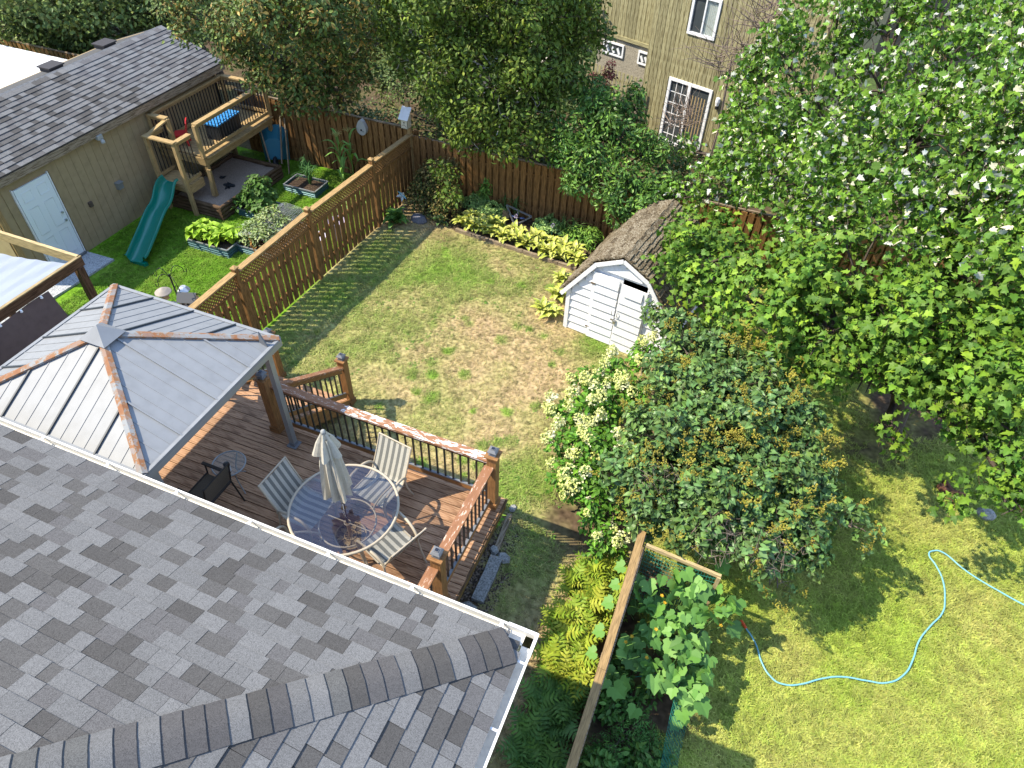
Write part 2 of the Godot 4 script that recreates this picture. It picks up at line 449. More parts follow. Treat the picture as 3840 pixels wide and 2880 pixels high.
func ground():
	for s in [[930, 600, 2.2, 0.55], [870, 690, 1.6, 0.5], [760, 730, 1.5, 0.6], [690, 800, 1.0, 0.5], [830, 560, 1.6, 0.55], [1060, 640, 1.3, 0.4], [700, 640, 1.6, 0.6], [1130, 1040, 0.9, 0.75], [1180, 1060, 0.7, 0.5], [1290, 745, 0.6, 0.5], [1130, 560, 1.0, 0.3], [880, 780, 0.8, 0.35], [1150, 1180, 0.9, 0.4], [640, 720, 1.3, 0.6]]:
		green_spots.append([P(s[0], s[1]), s[2], s[3]])
	R.seed = 41
	for i in 90: green_spots.append([Vector3(rf(-8.6, -1.2), 0, rf(-13.2, -6.4)), rf(0.08, 0.22), rf(0.5, 0.95)])
	for s in [[970, 520, 0.8, 0.55], [1230, 1130, 0.8, 0.9], [1160, 590, 0.7, 0.4], [1240, 1000, 0.7, 0.5], [1200, 1100, 0.7, 0.6], [1400, 1250, 0.7, 0.9], [1380, 1430, 0.8, 1.0], [1420, 1500, 0.9, 1.0], [1330, 1560, 0.8, 1.0], [1310, 1350, 0.8, 1.0], [1230, 1400, 0.6, 0.9], [1200, 1560, 0.6, 0.8], [1300, 1100, 1.0, 0.9], [1950, 880, 1.5, 0.95], [1880, 960, 1.1, 0.7], [1800, 1000, 1.5, 0.6], [1050, 1180, 0.35, 0.9], [1030, 1250, 0.4, 0.9], [1010, 1290, 0.4, 0.9], [1600, 900, 2.5, 0.9], [1350, 900, 1.2, 0.8], [780, 455, 0.4, 0.6]]:
		bare_spots.append([P(s[0], s[1]), s[2], s[3]])
	var far = MB.new()
	far.quad(Vector3(-90, -0.03, 40), Vector3(-90, -0.03, -110), Vector3(80, -0.03, -110), Vector3(80, -0.03, 40))
	struct("terrain", far, mat("field", lin(0.07, 0.1, 0.03), 1.0, M.soil.albedo_texture, Vector3.ONE * 0.3))
	var W = 1280; var H = 1088
	var x0 = -28.0; var z0 = -30.0
	var data = PackedByteArray()
	data.resize(W * H * 3)
	var straw = [Color(0.42, 0.31, 0.17), Color(0.33, 0.29, 0.1), Color(0.4, 0.34, 0.12), Color(0.2, 0.17, 0.07)]
	var live = [Color(0.19, 0.3, 0.045), Color(0.12, 0.27, 0.014), Color(0.28, 0.36, 0.05), Color(0.06, 0.1, 0.02)]
	var earth = Color(0.1, 0.07, 0.045)
	var k = 0
	for j in H:
		var z = z0 + j / 32.0
		for i in W:
			var x = x0 + i / 32.0
			var zn = zone(x, z)
			var c: Color
			if z < -22.0 or x < -24.0 or z > 0.5:
				c = Color(0.07, 0.1, 0.03)
			else:
				c = straw[zn].lerp(live[zn], lawn_green(x, z))
				var b = bare(x, z)
				if b > 0.0: c = c.lerp(earth, clampf(b * 1.2 + N1.get_noise_2d(x * 90.0, z * 90.0) * 0.6 - 0.1, 0.0, 1.0))
			var f = mottle(x, z) * 0.9
			c = Color(c.r * f, c.g * f, c.b * f).linear_to_srgb()
			data[k] = int(clampf(c.r, 0, 1) * 255); data[k + 1] = int(clampf(c.g, 0, 1) * 255); data[k + 2] = int(clampf(c.b, 0, 1) * 255)
			k += 3
	var im = Image.create_from_data(W, H, false, Image.FORMAT_RGB8, data)
	var gm = StandardMaterial3D.new()
	gm.albedo_texture = ImageTexture.create_from_image(im); gm.roughness = 1.0; gm.metallic_specular = 0.15
	var a = []
	a.resize(Mesh.ARRAY_MAX)
	var vs = PackedVector3Array(); var us = PackedVector2Array(); var ns = PackedVector3Array(); var ix = PackedInt32Array()
	var nx = 80; var nz = 68
	for j in nz + 1:
		for i in nx + 1:
			var x = x0 + i * 0.5; var z = z0 + j * 0.5
			vs.append(Vector3(x, N2.get_noise_2d(x * 8.0, z * 8.0) * 0.02, z)); us.append(Vector2(float(i) / nx, float(j) / nz)); ns.append(Vector3.UP)
	for j in nz:
		for i in nx:
			var q = j * (nx + 1) + i
			ix.append_array([q, q + 1, q + nx + 2, q, q + nx + 2, q + nx + 1])
	a[Mesh.ARRAY_VERTEX] = vs; a[Mesh.ARRAY_TEX_UV] = us; a[Mesh.ARRAY_NORMAL] = ns; a[Mesh.ARRAY_INDEX] = ix
	var gmesh = ArrayMesh.new()
	gmesh.add_surface_from_arrays(Mesh.PRIMITIVE_TRIANGLES, a)
	var o = part(self, "ground", gmesh, gm)
	o.set_meta("kind", "structure")
func tuft(blades, h, spread):
	var mb = MB.new()
	for i in blades:
		var t = rf(0, TAU)
		var p = Vector3(cos(t), 0, sin(t)) * spread * sqrt(R.randf())
		var d = Vector3(rf(-1, 1), 0, rf(-1, 1)).normalized()
		var hh = h * rf(0.6, 1.25)
		var w = d.cross(Vector3.UP) * rf(0.0022, 0.004)
		var m = p + d * hh * 0.3 + Vector3.UP * hh * 0.65
		var e = p + d * hh * rf(0.6, 1.3) + Vector3.UP * hh * rf(0.55, 1.0)
		mb.col = Color.WHITE * rf(0.75, 1.15)
		mb.tri(p - w, m - w, m + w); mb.tri(p - w, m + w, p + w); mb.tri(m - w, e, m + w)
	return mb.mesh()
func mottle(x, z): return 1.0 + 0.75 * N1.get_noise_2d(x * 900.0, z * 900.0) + 0.3 * N1.get_noise_2d(x * 250.0, z * 250.0)
func lawns():
	R.seed = 77
	var mesh = tuft(16, 0.055, 0.055)
	var pal = [[Color(0.52, 0.4, 0.2), Color(0.22, 0.36, 0.05)], [Color(0.34, 0.34, 0.09), Color(0.14, 0.31, 0.015)], [Color(0.5, 0.45, 0.14), Color(0.3, 0.41, 0.05)]]
	var names = ["dry patchy lawn with straw and green tufts", "short vivid green lawn beside the garage", "yellowish green mown lawn crossed by the hose"]
	var rects = [[-8.9, -0.3, -15.0, -2.6, 480], [-14.6, -9.2, -15.2, -6.8, 560], [0.0, 8.0, -13.0, -3.4, 560]]
	for k in 3:
		var q = rects[k]
		var xf = []; var cols = []
		var cnt = int((q[1] - q[0]) * (q[3] - q[2]) * q[4])
		for i in cnt:
			var x = rf(q[0], q[1]); var z = rf(q[2], q[3])
			if z > -5.8 and x < -2.35 and k == 0: continue
			if k == 1 and (x < -13.7 and z > -9.5 and z < -7.5): continue
			if k == 1 and x < -12.55 and z < -11.8 and z > -14.5: continue
			if bare(x, z) > rf(0.25, 0.7): continue
			var g = lawn_green(x, z)
			if k == 0 and g < 0.4 and R.randf() < 0.3: continue
			var c = pal[k][0].lerp(pal[k][1], clampf(g + rf(-0.25, 0.25), 0, 1))
			var s = rf(0.6, 1.15) * (0.7 if (k == 0 and g < 0.5) else 1.0)
			xf.append(Transform3D(Basis(Vector3.UP, rf(0, TAU)).scaled(Vector3(s, s * rf(0.7, 1.2), s)), Vector3(x, 0.0, z)))
			cols.append(c * clampf(mottle(x, z) * rf(0.8, 1.2), 0.35, 1.7))
		var o = scatter(self, numbered("lawn_grass"), mesh, M.grass, xf, cols)
		o.set_meta("kind", "stuff"); o.set_meta("label", names[k]); o.set_meta("category", "grass")
	# weeds standing in the dry lawn
	var wm = spray(OVATE, 9, 0.07, 0.07, [Color(0.1, 0.2, 0.03), Color(0.14, 0.26, 0.04)], 0.5, 0.8, false)
	var xf = []; var cols = []
	for i in 2600:
		var x = rf(-8.6, -0.9); var z = rf(-13.4, -3.4)
		if z > -5.8 and x < -2.2: continue
		var g = spots(green_spots, x, z)
		if R.randf() > g * 1.2 - 0.12: continue
		var s = rf(0.4, 0.9)
		xf.append(Transform3D(Basis(Vector3.UP, rf(0, TAU)).scaled(Vector3(s, s * 0.5, s)), Vector3(x, 0.015, z)))
		cols.append(Color.WHITE * rf(0.8, 1.3))
	var o = scatter(self, "lawn_weeds", wm, M.leaf, xf, cols)
	o.set_meta("kind", "stuff"); o.set_meta("label", "low broad leaved weeds dotted over the dry lawn"); o.set_meta("category", "weeds")
	# leaf litter beside the deck
	var lm = spray(OVATE, 8, 0.05, 0.1, [Color(0.12, 0.08, 0.05), Color(0.05, 0.035, 0.025), Color(0.22, 0.17, 0.12)], 0.6, 0.85, false)
	xf = []
	for i in 420:
		xf.append(Transform3D(Basis(Vector3.UP, rf(0, TAU)).scaled(Vector3(1, 0.3, 1)), Vector3(rf(-2.9, -1.95) , 0.012, rf(-6.4, -3.6))))
	o = scatter(self, "leaf_litter", lm, M.leaf, xf)
	o.set_meta("kind", "stuff"); o.set_meta("label", "dead brown leaf litter along the deck edge"); o.set_meta("category", "leaf litter")

# ---------------------------------------------------------------- shingled roofs
const TONES := [Color(0.215, 0.215, 0.215), Color(0.2, 0.2, 0.2), Color(0.185, 0.185, 0.185), Color(0.15, 0.149, 0.147), Color(0.115, 0.111, 0.108), Color(0.105, 0.101, 0.098), Color(0.13, 0.127, 0.124)]
var tonecubes := {}
func tonecube(i, tones):
	var key = [i, tones[0].r]
	if not tonecubes.has(key):
		var b = MB.new(); b.col = tones[i]; b.at(Vector3.ZERO, Vector3.ONE); tonecubes[key] = b.mesh()
	return tonecubes[key]
func shingles(par, m, org, along, up, length, rows, ex, s_from, s_to, budget, key, tones = TONES, widths = [0.12, 0.17, 0.21, 0.25, 0.29, 0.33], thick = 0.011, wob = 0.0):
	# org: lower corner of the slope; s_from/s_to: Callable(run) giving the row's ends; budget: how many tabs are parts of their own, taken by key (Callable, small first)
	var nrm = along.cross(up).normalized()
	if nrm.y < 0: nrm = -nrm
	var all = []
	for r in rows:
		var lo = r * ex - 0.012; var hi = lo + ex * 1.35
		var s = s_from.call((r + 0.3) * ex) - rf(0, 0.2)
		var end = s_to.call((r + 0.35) * ex)
		var darkrun = false
		while s < end:
			var w = widths[R.randi() % widths.size()]
			var a = max(s, s_from.call((r + 0.3) * ex)); var b = min(s + w, end)
			s += w
			if b - a < 0.025: continue
			darkrun = R.randf() < (0.3 if darkrun else 0.62)
			var tone = (3 + R.randi() % 4) if darkrun else R.randi() % 3
			var drop = rf(0.0, 0.004) + (0.003 if darkrun else 0.0)
			var jl = rf(-wob, wob)
			var p = org + along * ((a + b) * 0.5) + up * ((lo + hi) * 0.5 + jl) + nrm * (thick * 1.2 - drop + rf(0, wob * 0.6))
			var upt = (up - nrm * (thick * 1.5 / (hi - lo)) + along * rf(-wob, wob) * 2.0 + nrm * rf(-wob, wob) * 2.0).normalized()
			var al = (along - upt * along.dot(upt)).normalized()
			all.append([key.call(p), Transform3D(Basis(al * (b - a - 0.004), upt.cross(al).normalized() * -thick, upt * (hi - lo)), p), tone])
	all.sort_custom(func(x, y): return x[0] < y[0])
	var rest = MB.new()
	for i in all.size():
		if i < budget:
			var o = MeshInstance3D.new()
			o.name = "shingle"; o.mesh = tonecube(all[i][2], tones); o.material_override = m
			par.add_child(o, true)
			o.transform = all[i][1]
		else:
			rest.col = tones[all[i][2]]
			rest.box(all[i][1], Vector3.ONE)
	if rest.v.size():
		var o = part(par, "shingle_field", rest, m)
		o.set_meta("kind", "stuff")

func our_house():
	R.seed = 5
	var t = thing("bungalow", "bungalow with grey shingle hip roof and white gutters", "house")
	var ye = 3.8; var xe = -0.835; var ze = -2.71; var sl = 0.37
	var wb = MB.new()
	wb.at(Vector3(-8.1, 1.85, 2.0), Vector3(13.8, 3.7, 8.6))
	part(t, "wall", wb, M.siding)
	var sf = MB.new()
	sf.at(Vector3(-7.85, 3.69, 2.0), Vector3(14.0, 0.03, 9.4))
	part(t, "soffit", sf, M.white)
	var rb = MB.new()
	rb.col = Color(0.1, 0.1, 0.1)
	var hw = 4.71
	var y2 = ye + sl * hw
	var A = Vector3(xe, ye, ze); var B = Vector3(-15.0, ye, ze); var C = Vector3(-15.0, ye, ze + 2 * hw); var D = Vector3(xe, ye, ze + 2 * hw)
	var E1 = Vector3(xe - hw, y2, ze + hw); var E2 = Vector3(-15.0 + hw, y2, ze + hw)
	var dn = Vector3(0, -0.06, 0)
	rb.poly([B, E2, E1, A], dn); rb.poly([A, E1, D], dn); rb.poly([D, E1, E2, C], dn); rb.poly([C, E2, B], dn)
	var roof = part(t, "roof", rb, M.shingle)
	var key = func(p): return p.distance_to(Vector3(-1.5, 4.0, -2.2))
	var up = Vector3(0, sl, 1).normalized()
	var hr = 1.0 / sqrt(1.0 + sl * sl)
	shingles(roof, M.shingle, Vector3(-9.5, ye + 0.005, ze - 0.03), Vector3.RIGHT, up, 9.0, 29, 0.16, func(_r): return 0.0, func(r): return 9.5 + xe - 0.06 - r * hr, 300, key)
	var up2 = Vector3(-1, sl, 0).normalized()
	shingles(roof, M.shingle, Vector3(xe + 0.03, ye + 0.005, ze), Vector3.BACK, up2, 5.0, 17, 0.16, func(r): return 0.06 + r * hr, func(_r): return 4.2, 110, key)
	# hip caps
	var hd = Vector3(-1, sl, 1).normalized()
	var off1 = (Vector3.LEFT - hd * Vector3.LEFT.dot(hd)).normalized()   # in the front slope, away from the hip
	var off2 = (Vector3.BACK - hd * Vector3.BACK.dot(hd)).normalized()
	for i in 34:
		var p = A + hd * (0.1 + i * 0.15)
		var q = p + hd * 0.24
		var b = MB.new()
		var tone = TONES[[0, 3, 1, 5, 2, 6, 3, 0, 4][R.randi() % 9]]
		b.col = Color(tone.r * 0.95, tone.g * 0.95, tone.b * 0.95)
		var up3 = Vector3(0, 0.066, 0); var up4 = Vector3(0, 0.046, 0)
		var w = 0.185
		var prof = [[off1, w, -0.012], [off1, w * 0.5, 0.0], [off1, w * 0.2, 0.0], [off1, 0.0, -0.008], [off2, w * 0.2, 0.0], [off2, w * 0.5, 0.0], [off2, w, -0.012]]
		var lo = []; var hi = []; var lb = []
		for e in prof:
			lo.append(p + e[0] * e[1] + up3 + Vector3(0, e[2], 0)); hi.append(q + e[0] * e[1] + up4 + Vector3(0, e[2], 0)); lb.append(p + e[0] * e[1] + Vector3(0, 0.028 + e[2], 0))
		for k in prof.size() - 1:
			b.quad(lo[k], lo[k + 1], hi[k + 1], hi[k]); b.quad(lb[k], lb[k + 1], lo[k + 1], lo[k])
		part(roof, "hip_cap", b, M.shingle)
	# gutters: an open trough on two sides
	var g = MB.new()
	var gx = xe + 0.125; var gz = ze - 0.125; var gy = ye - 0.01
	g.at(Vector3((-15.0 + gx) / 2, gy - 0.005, gz), Vector3(gx + 15.0, 0.012, 0.022))
	g.at(Vector3((-15.0 + gx) / 2, gy - 0.05, gz + 0.006), Vector3(gx + 15.0, 0.08, 0.006))
	g.at(Vector3((-15.0 + gx) / 2, gy - 0.1, gz + 0.055), Vector3(gx + 15.0, 0.006, 0.11))
	g.at(Vector3((-15.0 + xe) / 2, gy - 0.07, ze + 0.015), Vector3(xe + 15.0, 0.15, 0.012))
	part(t, "gutter", g, M.gutter)
	var h = MB.new()
	h.at(Vector3(gx, gy - 0.005, gz + 4.0), Vector3(0.022, 0.012, 8.02))
	h.at(Vector3(gx - 0.006, gy - 0.05, gz + 4.0), Vector3(0.006, 0.08, 8.0))
	h.at(Vector3(gx - 0.055, gy - 0.1, gz + 4.0), Vector3(0.11, 0.006, 8.0))
	h.at(Vector3(xe - 0.015, gy - 0.07, ze + 4.0), Vector3(0.012, 0.15, 8.0))
	part(t, "gutter", h, M.gutter)
	for i in 9:
		var x = gx - 0.35 - i * 0.95
		var k = MB.new()
		k.beam(Vector3(x, gy + 0.004, gz), Vector3(x - 0.02, gy + 0.012, ze + 0.03), 0.018, 0.006); k.beam(Vector3(x, gy + 0.006, gz), Vector3(x + 0.05, gy + 0.012, ze), 0.012, 0.006)
		part(t, "gutter_hanger", k, M.white)
	for i in 4:
		var z = gz + 0.3 + i * 0.62
		var k = MB.new()
		k.beam(Vector3(gx, gy + 0.004, z), Vector3(xe, gy + 0.012, z), 0.02, 0.006)
		part(t, "gutter_hanger", k, M.white)
	var cn = MB.new()
	cn.at(Vector3(gx - 0.14, gy + 0.004, gz), Vector3(0.3, 0.014, 0.03)); cn.at(Vector3(gx, gy + 0.006, gz + 0.11), Vector3(0.03, 0.014, 0.24))
	part(t, "gutter_corner", cn, M.white)

func post_with_cap(par, x, z, y0, h, w = 0.14):
	piece(par, "railing_post", M.post_y, Vector3(x, y0 + h / 2, z), Vector3(w, h, w), rf(0.85, 1.05))
	piece(par, "post_trim", M.post_x, Vector3(x, y0 + 0.06, z), Vector3(w + 0.045, 0.12, w + 0.045), rf(0.8, 1.0))
	piece(par, "post_plate", M.post_x, Vector3(x, y0 + h + 0.012, z), Vector3(w + 0.06, 0.025, w + 0.06), rf(0.9, 1.1))
	var b = MB.new()
	b.lathe(Vector3.ZERO, [[0.0, 0.0], [0.075, 0.0], [0.075, 0.02], [0.058, 0.03], [0.058, 0.062], [0.094, 0.066], [0.094, 0.08], [0.06, 0.105], [0.045, 0.105], [0.04, 0.118], [0.0, 0.118]], 4, 1.0, true)
	var c = part(par, "solar_lamp_cap", b, M.lampcap, Vector3(x, y0 + h + 0.025, z))
	c.rotation.y = PI / 4
	var s = MB.new()
	s.at(Vector3.ZERO, Vector3(0.042, 0.004, 0.042))
	part(c, "solar_cell", s, M.solar, Vector3(0, 0.121, 0)).rotation.y = PI / 4
func rail_run(par, a, b, y, n, mtop, wtop, axis, split = 0.0):
	# wooden top rail, dark metal balusters between two dark bars, wooden bottom rail
	var d = (b - a).normalized()
	var A = Vector3(a.x, 0, a.z); var B = Vector3(b.x, 0, b.z)
	var c = a.lerp(b, split)
	if split > 0.0: bar(par, "top_rail", M.chip_x, a + Vector3(0, y + 0.96, 0), c + Vector3(-0.002, y + 0.96, 0), wtop, 0.038)
	bar(par, "top_rail", mtop, c + Vector3(0, y + 0.96, 0), b + Vector3(0, y + 0.96, 0), wtop, 0.038)
	bar(par, "under_rail", M["post_" + axis], a + Vector3(0, y + 0.9, 0), b + Vector3(0, y + 0.9, 0), 0.04, 0.085)
	bar(par, "bottom_rail", M["post_" + axis], a + Vector3(0, y + 0.13, 0), b + Vector3(0, y + 0.13, 0), 0.04, 0.085)
	bar(par, "baluster_bar", M.black, a + Vector3(0, y + 0.845, 0), b + Vector3(0, y + 0.845, 0), 0.034, 0.02)
	bar(par, "baluster_bar", M.lampcap, a + Vector3(0, y + 0.185, 0), b + Vector3(0, y + 0.185, 0), 0.038, 0.02)
	for i in n:
		var p = a.lerp(b, (i + 0.7) / (n + 0.4))
		bar(par, "baluster", M.black, Vector3(p.x, p.y + y + 0.19, p.z), Vector3(p.x, p.y + y + 0.84, p.z), 0.02, 0.026)
func deck():
	R.seed = 11
	var t = thing("deck", "brown stained wood deck with black balusters and steps", "deck")
	var i = 0
	var z = -5.73
	while z < -2.32:
		var cuts = [-9.05, rf(-7.4, -6.4), rf(-4.9, -3.9), -2.2 + rf(-0.008, 0.008)]
		for k in 3:
			piece(t, "deck_board", M.deck_x, Vector3((cuts[k] + cuts[k + 1]) / 2, DECK - 0.016 + rf(-0.002, 0.002), z), Vector3(cuts[k + 1] - cuts[k] - 0.004, 0.032, 0.131), rf(0.72, 1.15))
		z += 0.1435; i += 1
	piece(t, "edge_board", M.skirt_z, Vector3(-2.225, DECK - 0.155, -4.0), Vector3(0.04, 0.235, 3.55), 1.0)
	piece(t, "edge_cap", M.log_z, Vector3(-2.19, DECK - 0.045, -4.02), Vector3(0.03, 0.05, 3.6), 1.1)
	piece(t, "edge_board", M.post_x, Vector3(-5.6, DECK - 0.155, -5.79), Vector3(6.8, 0.235, 0.04), 0.7)
	for k in 10: piece(t, "joist", M.log_z, Vector3(-2.6 - k * 0.68, DECK - 0.13, -4.05), Vector3(0.04, 0.19, 3.3), 1.0)
	for x in [-2.5, -4.6, -6.6, -8.6]:
		for zz in [-5.6, -3.6]: piece(t, "support_post", M.log_y, Vector3(x, 0.55, zz), Vector3(0.1, 1.1, 0.1), 1.0)
	post_with_cap(t, -2.35, -5.63, DECK, 1.17)
	post_with_cap(t, -2.35, -3.9, DECK, 1.17)
	post_with_cap(t, -6.17, -5.6, DECK, 1.17)
	post_with_cap(t, -6.22, -7.56, 0.0, 1.16)
	post_with_cap(t, -7.87, -7.6, 0.0, 1.16)
	post_with_cap(t, -7.95, -5.6, DECK, 1.17)
	rail_run(t, Vector3(-6.1, 0, -5.7), Vector3(-2.42, 0, -5.7), DECK, 28, M.peel, 0.145, "x", 0.34)
	rail_run(t, Vector3(-2.38, 0, -5.56), Vector3(-2.38, 0, -3.97), DECK, 12, M.chip, 0.14, "z")
	rail_run(t, Vector3(-2.38, 0, -3.83), Vector3(-2.38, 0, -2.4), DECK, 10, M.chip, 0.14, "z")
	rail_run(t, Vector3(-9.0, 0, -5.7), Vector3(-8.03, 0, -5.7), DECK, 7, M.chip, 0.14, "x")
	# steps down to the lawn
	for s in [-6.2, -7.88]:
		var q = MB.new()
		q.beam(Vector3(s + (0.03 if s > -7 else -0.03), DECK - 0.2, -5.75), Vector3(s + (0.03 if s > -7 else -0.03), 0.02, -7.5), 0.04, 0.26)
		part(t, "stringer", q, M.post_z)
		var dzr = Vector3(0, -1.12, -1.74)
		var a = Vector3(s, DECK + 0.86, -5.72); var b = a + dzr
		bar(t, "top_rail", M.chip, a, b, 0.12, 0.04)
		bar(t, "under_rail", M.post_z, a - Vector3(0, 0.07, 0), b - Vector3(0, 0.07, 0), 0.04, 0.09)
		bar(t, "bottom_rail", M.post_z, a - Vector3(0, 0.72, 0), b - Vector3(0, 0.72, 0), 0.04, 0.09)
		bar(t, "baluster_bar", M.lampcap, a - Vector3(0, 0.66, 0), b - Vector3(0, 0.66, 0), 0.036, 0.02)
		bar(t, "baluster_bar", M.black, a - Vector3(0, 0.125, 0), b - Vector3(0, 0.125, 0), 0.034, 0.02)
		for k in 13:
			var p = a.lerp(b, (k + 0.7) / 13.4)
			bar(t, "baluster", M.black, p - Vector3(0, 0.66, 0), p - Vector3(0, 0.12, 0), 0.02, 0.026)
	for k in 6:
		var y = DECK - (k + 1) * DECK / 7.0
		var zz = -5.8 - k * 0.28
		for h in 2: piece(t, "tread", M.deck_x, Vector3(-7.04, y - 0.018, zz - 0.075 - h * 0.143), Vector3(1.66, 0.036, 0.138), rf(0.8, 1.1))
		piece(t, "riser", M.post_x, Vector3(-7.04, y - 0.115, zz - 0.27), Vector3(1.62, 0.15, 0.02), rf(0.85, 1.0))
	piece(t, "riser", M.post_x, Vector3(-7.04, DECK - 0.12, -5.815), Vector3(1.62, 0.13, 0.015), 0.9)
	# blocks on the ground beside the deck
	var cb = MB.new()
	cb.at(Vector3.ZERO, Vector3(0.2, 0.09, 0.42))
	var o = single("concrete_block", "long grey concrete block lying beside the deck edge", "block", cb, M.concrete, "", Vector3(-2.2, 0.045, -5.3)); o.rotation.y = 0.06
	cb = MB.new(); cb.at(Vector3.ZERO, Vector3(0.2, 0.09, 0.4))
	o = single("concrete_block", "grey concrete block end to end with the long one", "block", cb, M.concrete, "", Vector3(-2.19, 0.045, -4.89)); o.rotation.y = 0.02
	var tb = MB.new(); tb.at(Vector3.ZERO, Vector3(0.09, 0.06, 0.75))
	o = single("old_timber", "weathered grey timber edging lying in leaf litter beside deck", "timber", tb, M.grey_z, "", Vector3(-2.3, 0.03, -6.0)); o.rotation.y = 0.08
	var rk = [["small broken concrete lump between block and timber", Vector3(-2.3, 0.04, -5.62), 0.1], ["flat broken concrete piece next to the long block", Vector3(-2.1, 0.03, -5.55), 0.13], ["rough concrete lump at the end of the blocks", Vector3(-2.25, 0.06, -4.5), 0.17], ["pale concrete chip at the deck corner", Vector3(-2.33, 0.04, -6.5), 0.09]]
	for r in rk:
		var b = MB.new()
		b.lathe(Vector3.ZERO, [[0.0, -0.4 * r[2]], [0.8 * r[2], -0.3 * r[2]], [r[2], 0.1 * r[2]], [0.7 * r[2], 0.42 * r[2]], [0.0, 0.45 * r[2]]], 6, 0.75, true)
		o = single("concrete_rubble", r[0], "rubble", b, M.concrete, "", r[1]); o.rotation.y = rf(0, 3)

func gazebo():
	R.seed = 13
	var t = thing("gazebo", "grey metal roofed gazebo with rusty hip ridges", "gazebo")
	var y = 3.4
	var c = [Vector3(-8.66, y, -5.66), Vector3(-5.67, y, -5.66), Vector3(-5.67, y, -3.02), Vector3(-8.66, y, -3.02)]
	var ap = Vector3(-7.25, 4.02, -4.28)
	var dn = Vector3(0, -0.02, 0)
	for k in 4:
		var a = c[k]; var b = c[(k + 1) % 4]
		var nf = 4
		# panels between seams that run up the slope
		for i in nf:
			var s0 = float(i) / nf; var s1 = float(i + 1) / nf
			var lo0 = a.lerp(b, s0); var lo1 = a.lerp(b, s1)
			# rise straight up the slope until the hip
			var e = (b - a).normalized()
			var foot = a + e * (ap - a).dot(e)
			var L = a.distance_to(b)
			var rise = ap - foot
			var fs = foot.distance_to(a) / L
			var top = func(s): return (a.lerp(b, s)) + rise * (s / fs if s < fs else (1.0 - s) / (1.0 - fs))
			var pts = [lo0, lo1, top.call(s1)]
			if s0 < fs and s1 > fs: pts.append(ap)
			pts.append(top.call(s0))
			var mb = MB.new()
			mb.col = Color.WHITE * rf(0.95, 1.04)
			mb.poly(pts, dn)
			part(t, "roof_panel", mb, M.roof_panel)
			# small folds pressed in the sheet
			var fm = MB.new()
			for q in range(1, 4):
				var s = lerpf(s0, s1, q / 4.0)
				var A2 = a.lerp(b, s) + Vector3(0, 0.003, 0); var B2 = top.call(s) + Vector3(0, 0.003, 0)
				if A2.distance_to(B2) > 0.1: fm.beam(A2, A2.lerp(B2, 0.97), 0.012, 0.008)
			part(t, "panel_folds", fm, M.roof_panel)
			if i > 0:
				var B3 = top.call(s0)
				bar(t, "seam", M.roof_seam if k != 1 else M.roof_panel, lo0 + Vector3(0, 0.012, 0), lo0.lerp(B3, 0.97) + Vector3(0, 0.012, 0), 0.022, 0.028)
		bar(t, "roof_edge", M.roof_panel, a, b, 0.05, 0.05)
	for k in 4:
		var hb = MB.new()
		var d = (ap - c[k]).normalized()
		var sd = d.cross(Vector3.UP).normalized()
		for s in [-1, 1]:
			var e0 = c[k] + Vector3(0, 0.05, 0); var e1 = ap + Vector3(0, 0.05, 0)
			var o = sd * 0.055 * s - Vector3(0, 0.022, 0)
			if s > 0: hb.quad(e0, e0 + o, e1 + o, e1)
			else: hb.quad(e0, e1, e1 + o, e0 + o)
			hb.quad(e0 + o, e0 + o - Vector3(0, 0.03, 0), e1 + o - Vector3(0, 0.03, 0), e1 + o)
		part(t, "hip_ridge", hb, M.rust)
	var cp = MB.new()
	for k in 4:
		var a = ap.lerp(c[k], 0.14) + Vector3(0, 0.075, 0); var b = ap.lerp(c[(k + 1) % 4], 0.14) + Vector3(0, 0.075, 0)
		cp.tri(a, ap + Vector3(0, 0.16, 0), b)
	part(t, "roof_cap", cp, M.roof_panel)
	for p in [Vector3(-5.74, DECK, -5.42), Vector3(-8.55, DECK, -5.42), Vector3(-5.8, DECK, -3.2), Vector3(-8.55, DECK, -3.2)]:
		var b = MB.new()
		b.at(Vector3(0, 1.04, 0), Vector3(0.085, 2.08, 0.085))
		var po = part(t, "pole", b, M.steel, p)
		b = MB.new(); b.at(Vector3(0, 0.01, 0), Vector3(0.17, 0.02, 0.17)); b.at(Vector3(0, 0.045, 0), Vector3(0.1, 0.06, 0.1))
		part(po, "foot_plate", b, M.lampcap)
	for k in 4: bar(t, "roof_beam", M.steel, c[k] + Vector3(0, -0.06, 0), c[(k + 1) % 4] + Vector3(0, -0.06, 0), 0.05, 0.09)
	var br = MB.new()
	br.poly([Vector3(-5.83, 3.45, -5.45), Vector3(-5.7, 3.42, -5.45), Vector3(-5.8, 3.66, -5.45)], Vector3(0, 0, 0.02))
	part(t, "corner_bracket", br, M.lampcap)

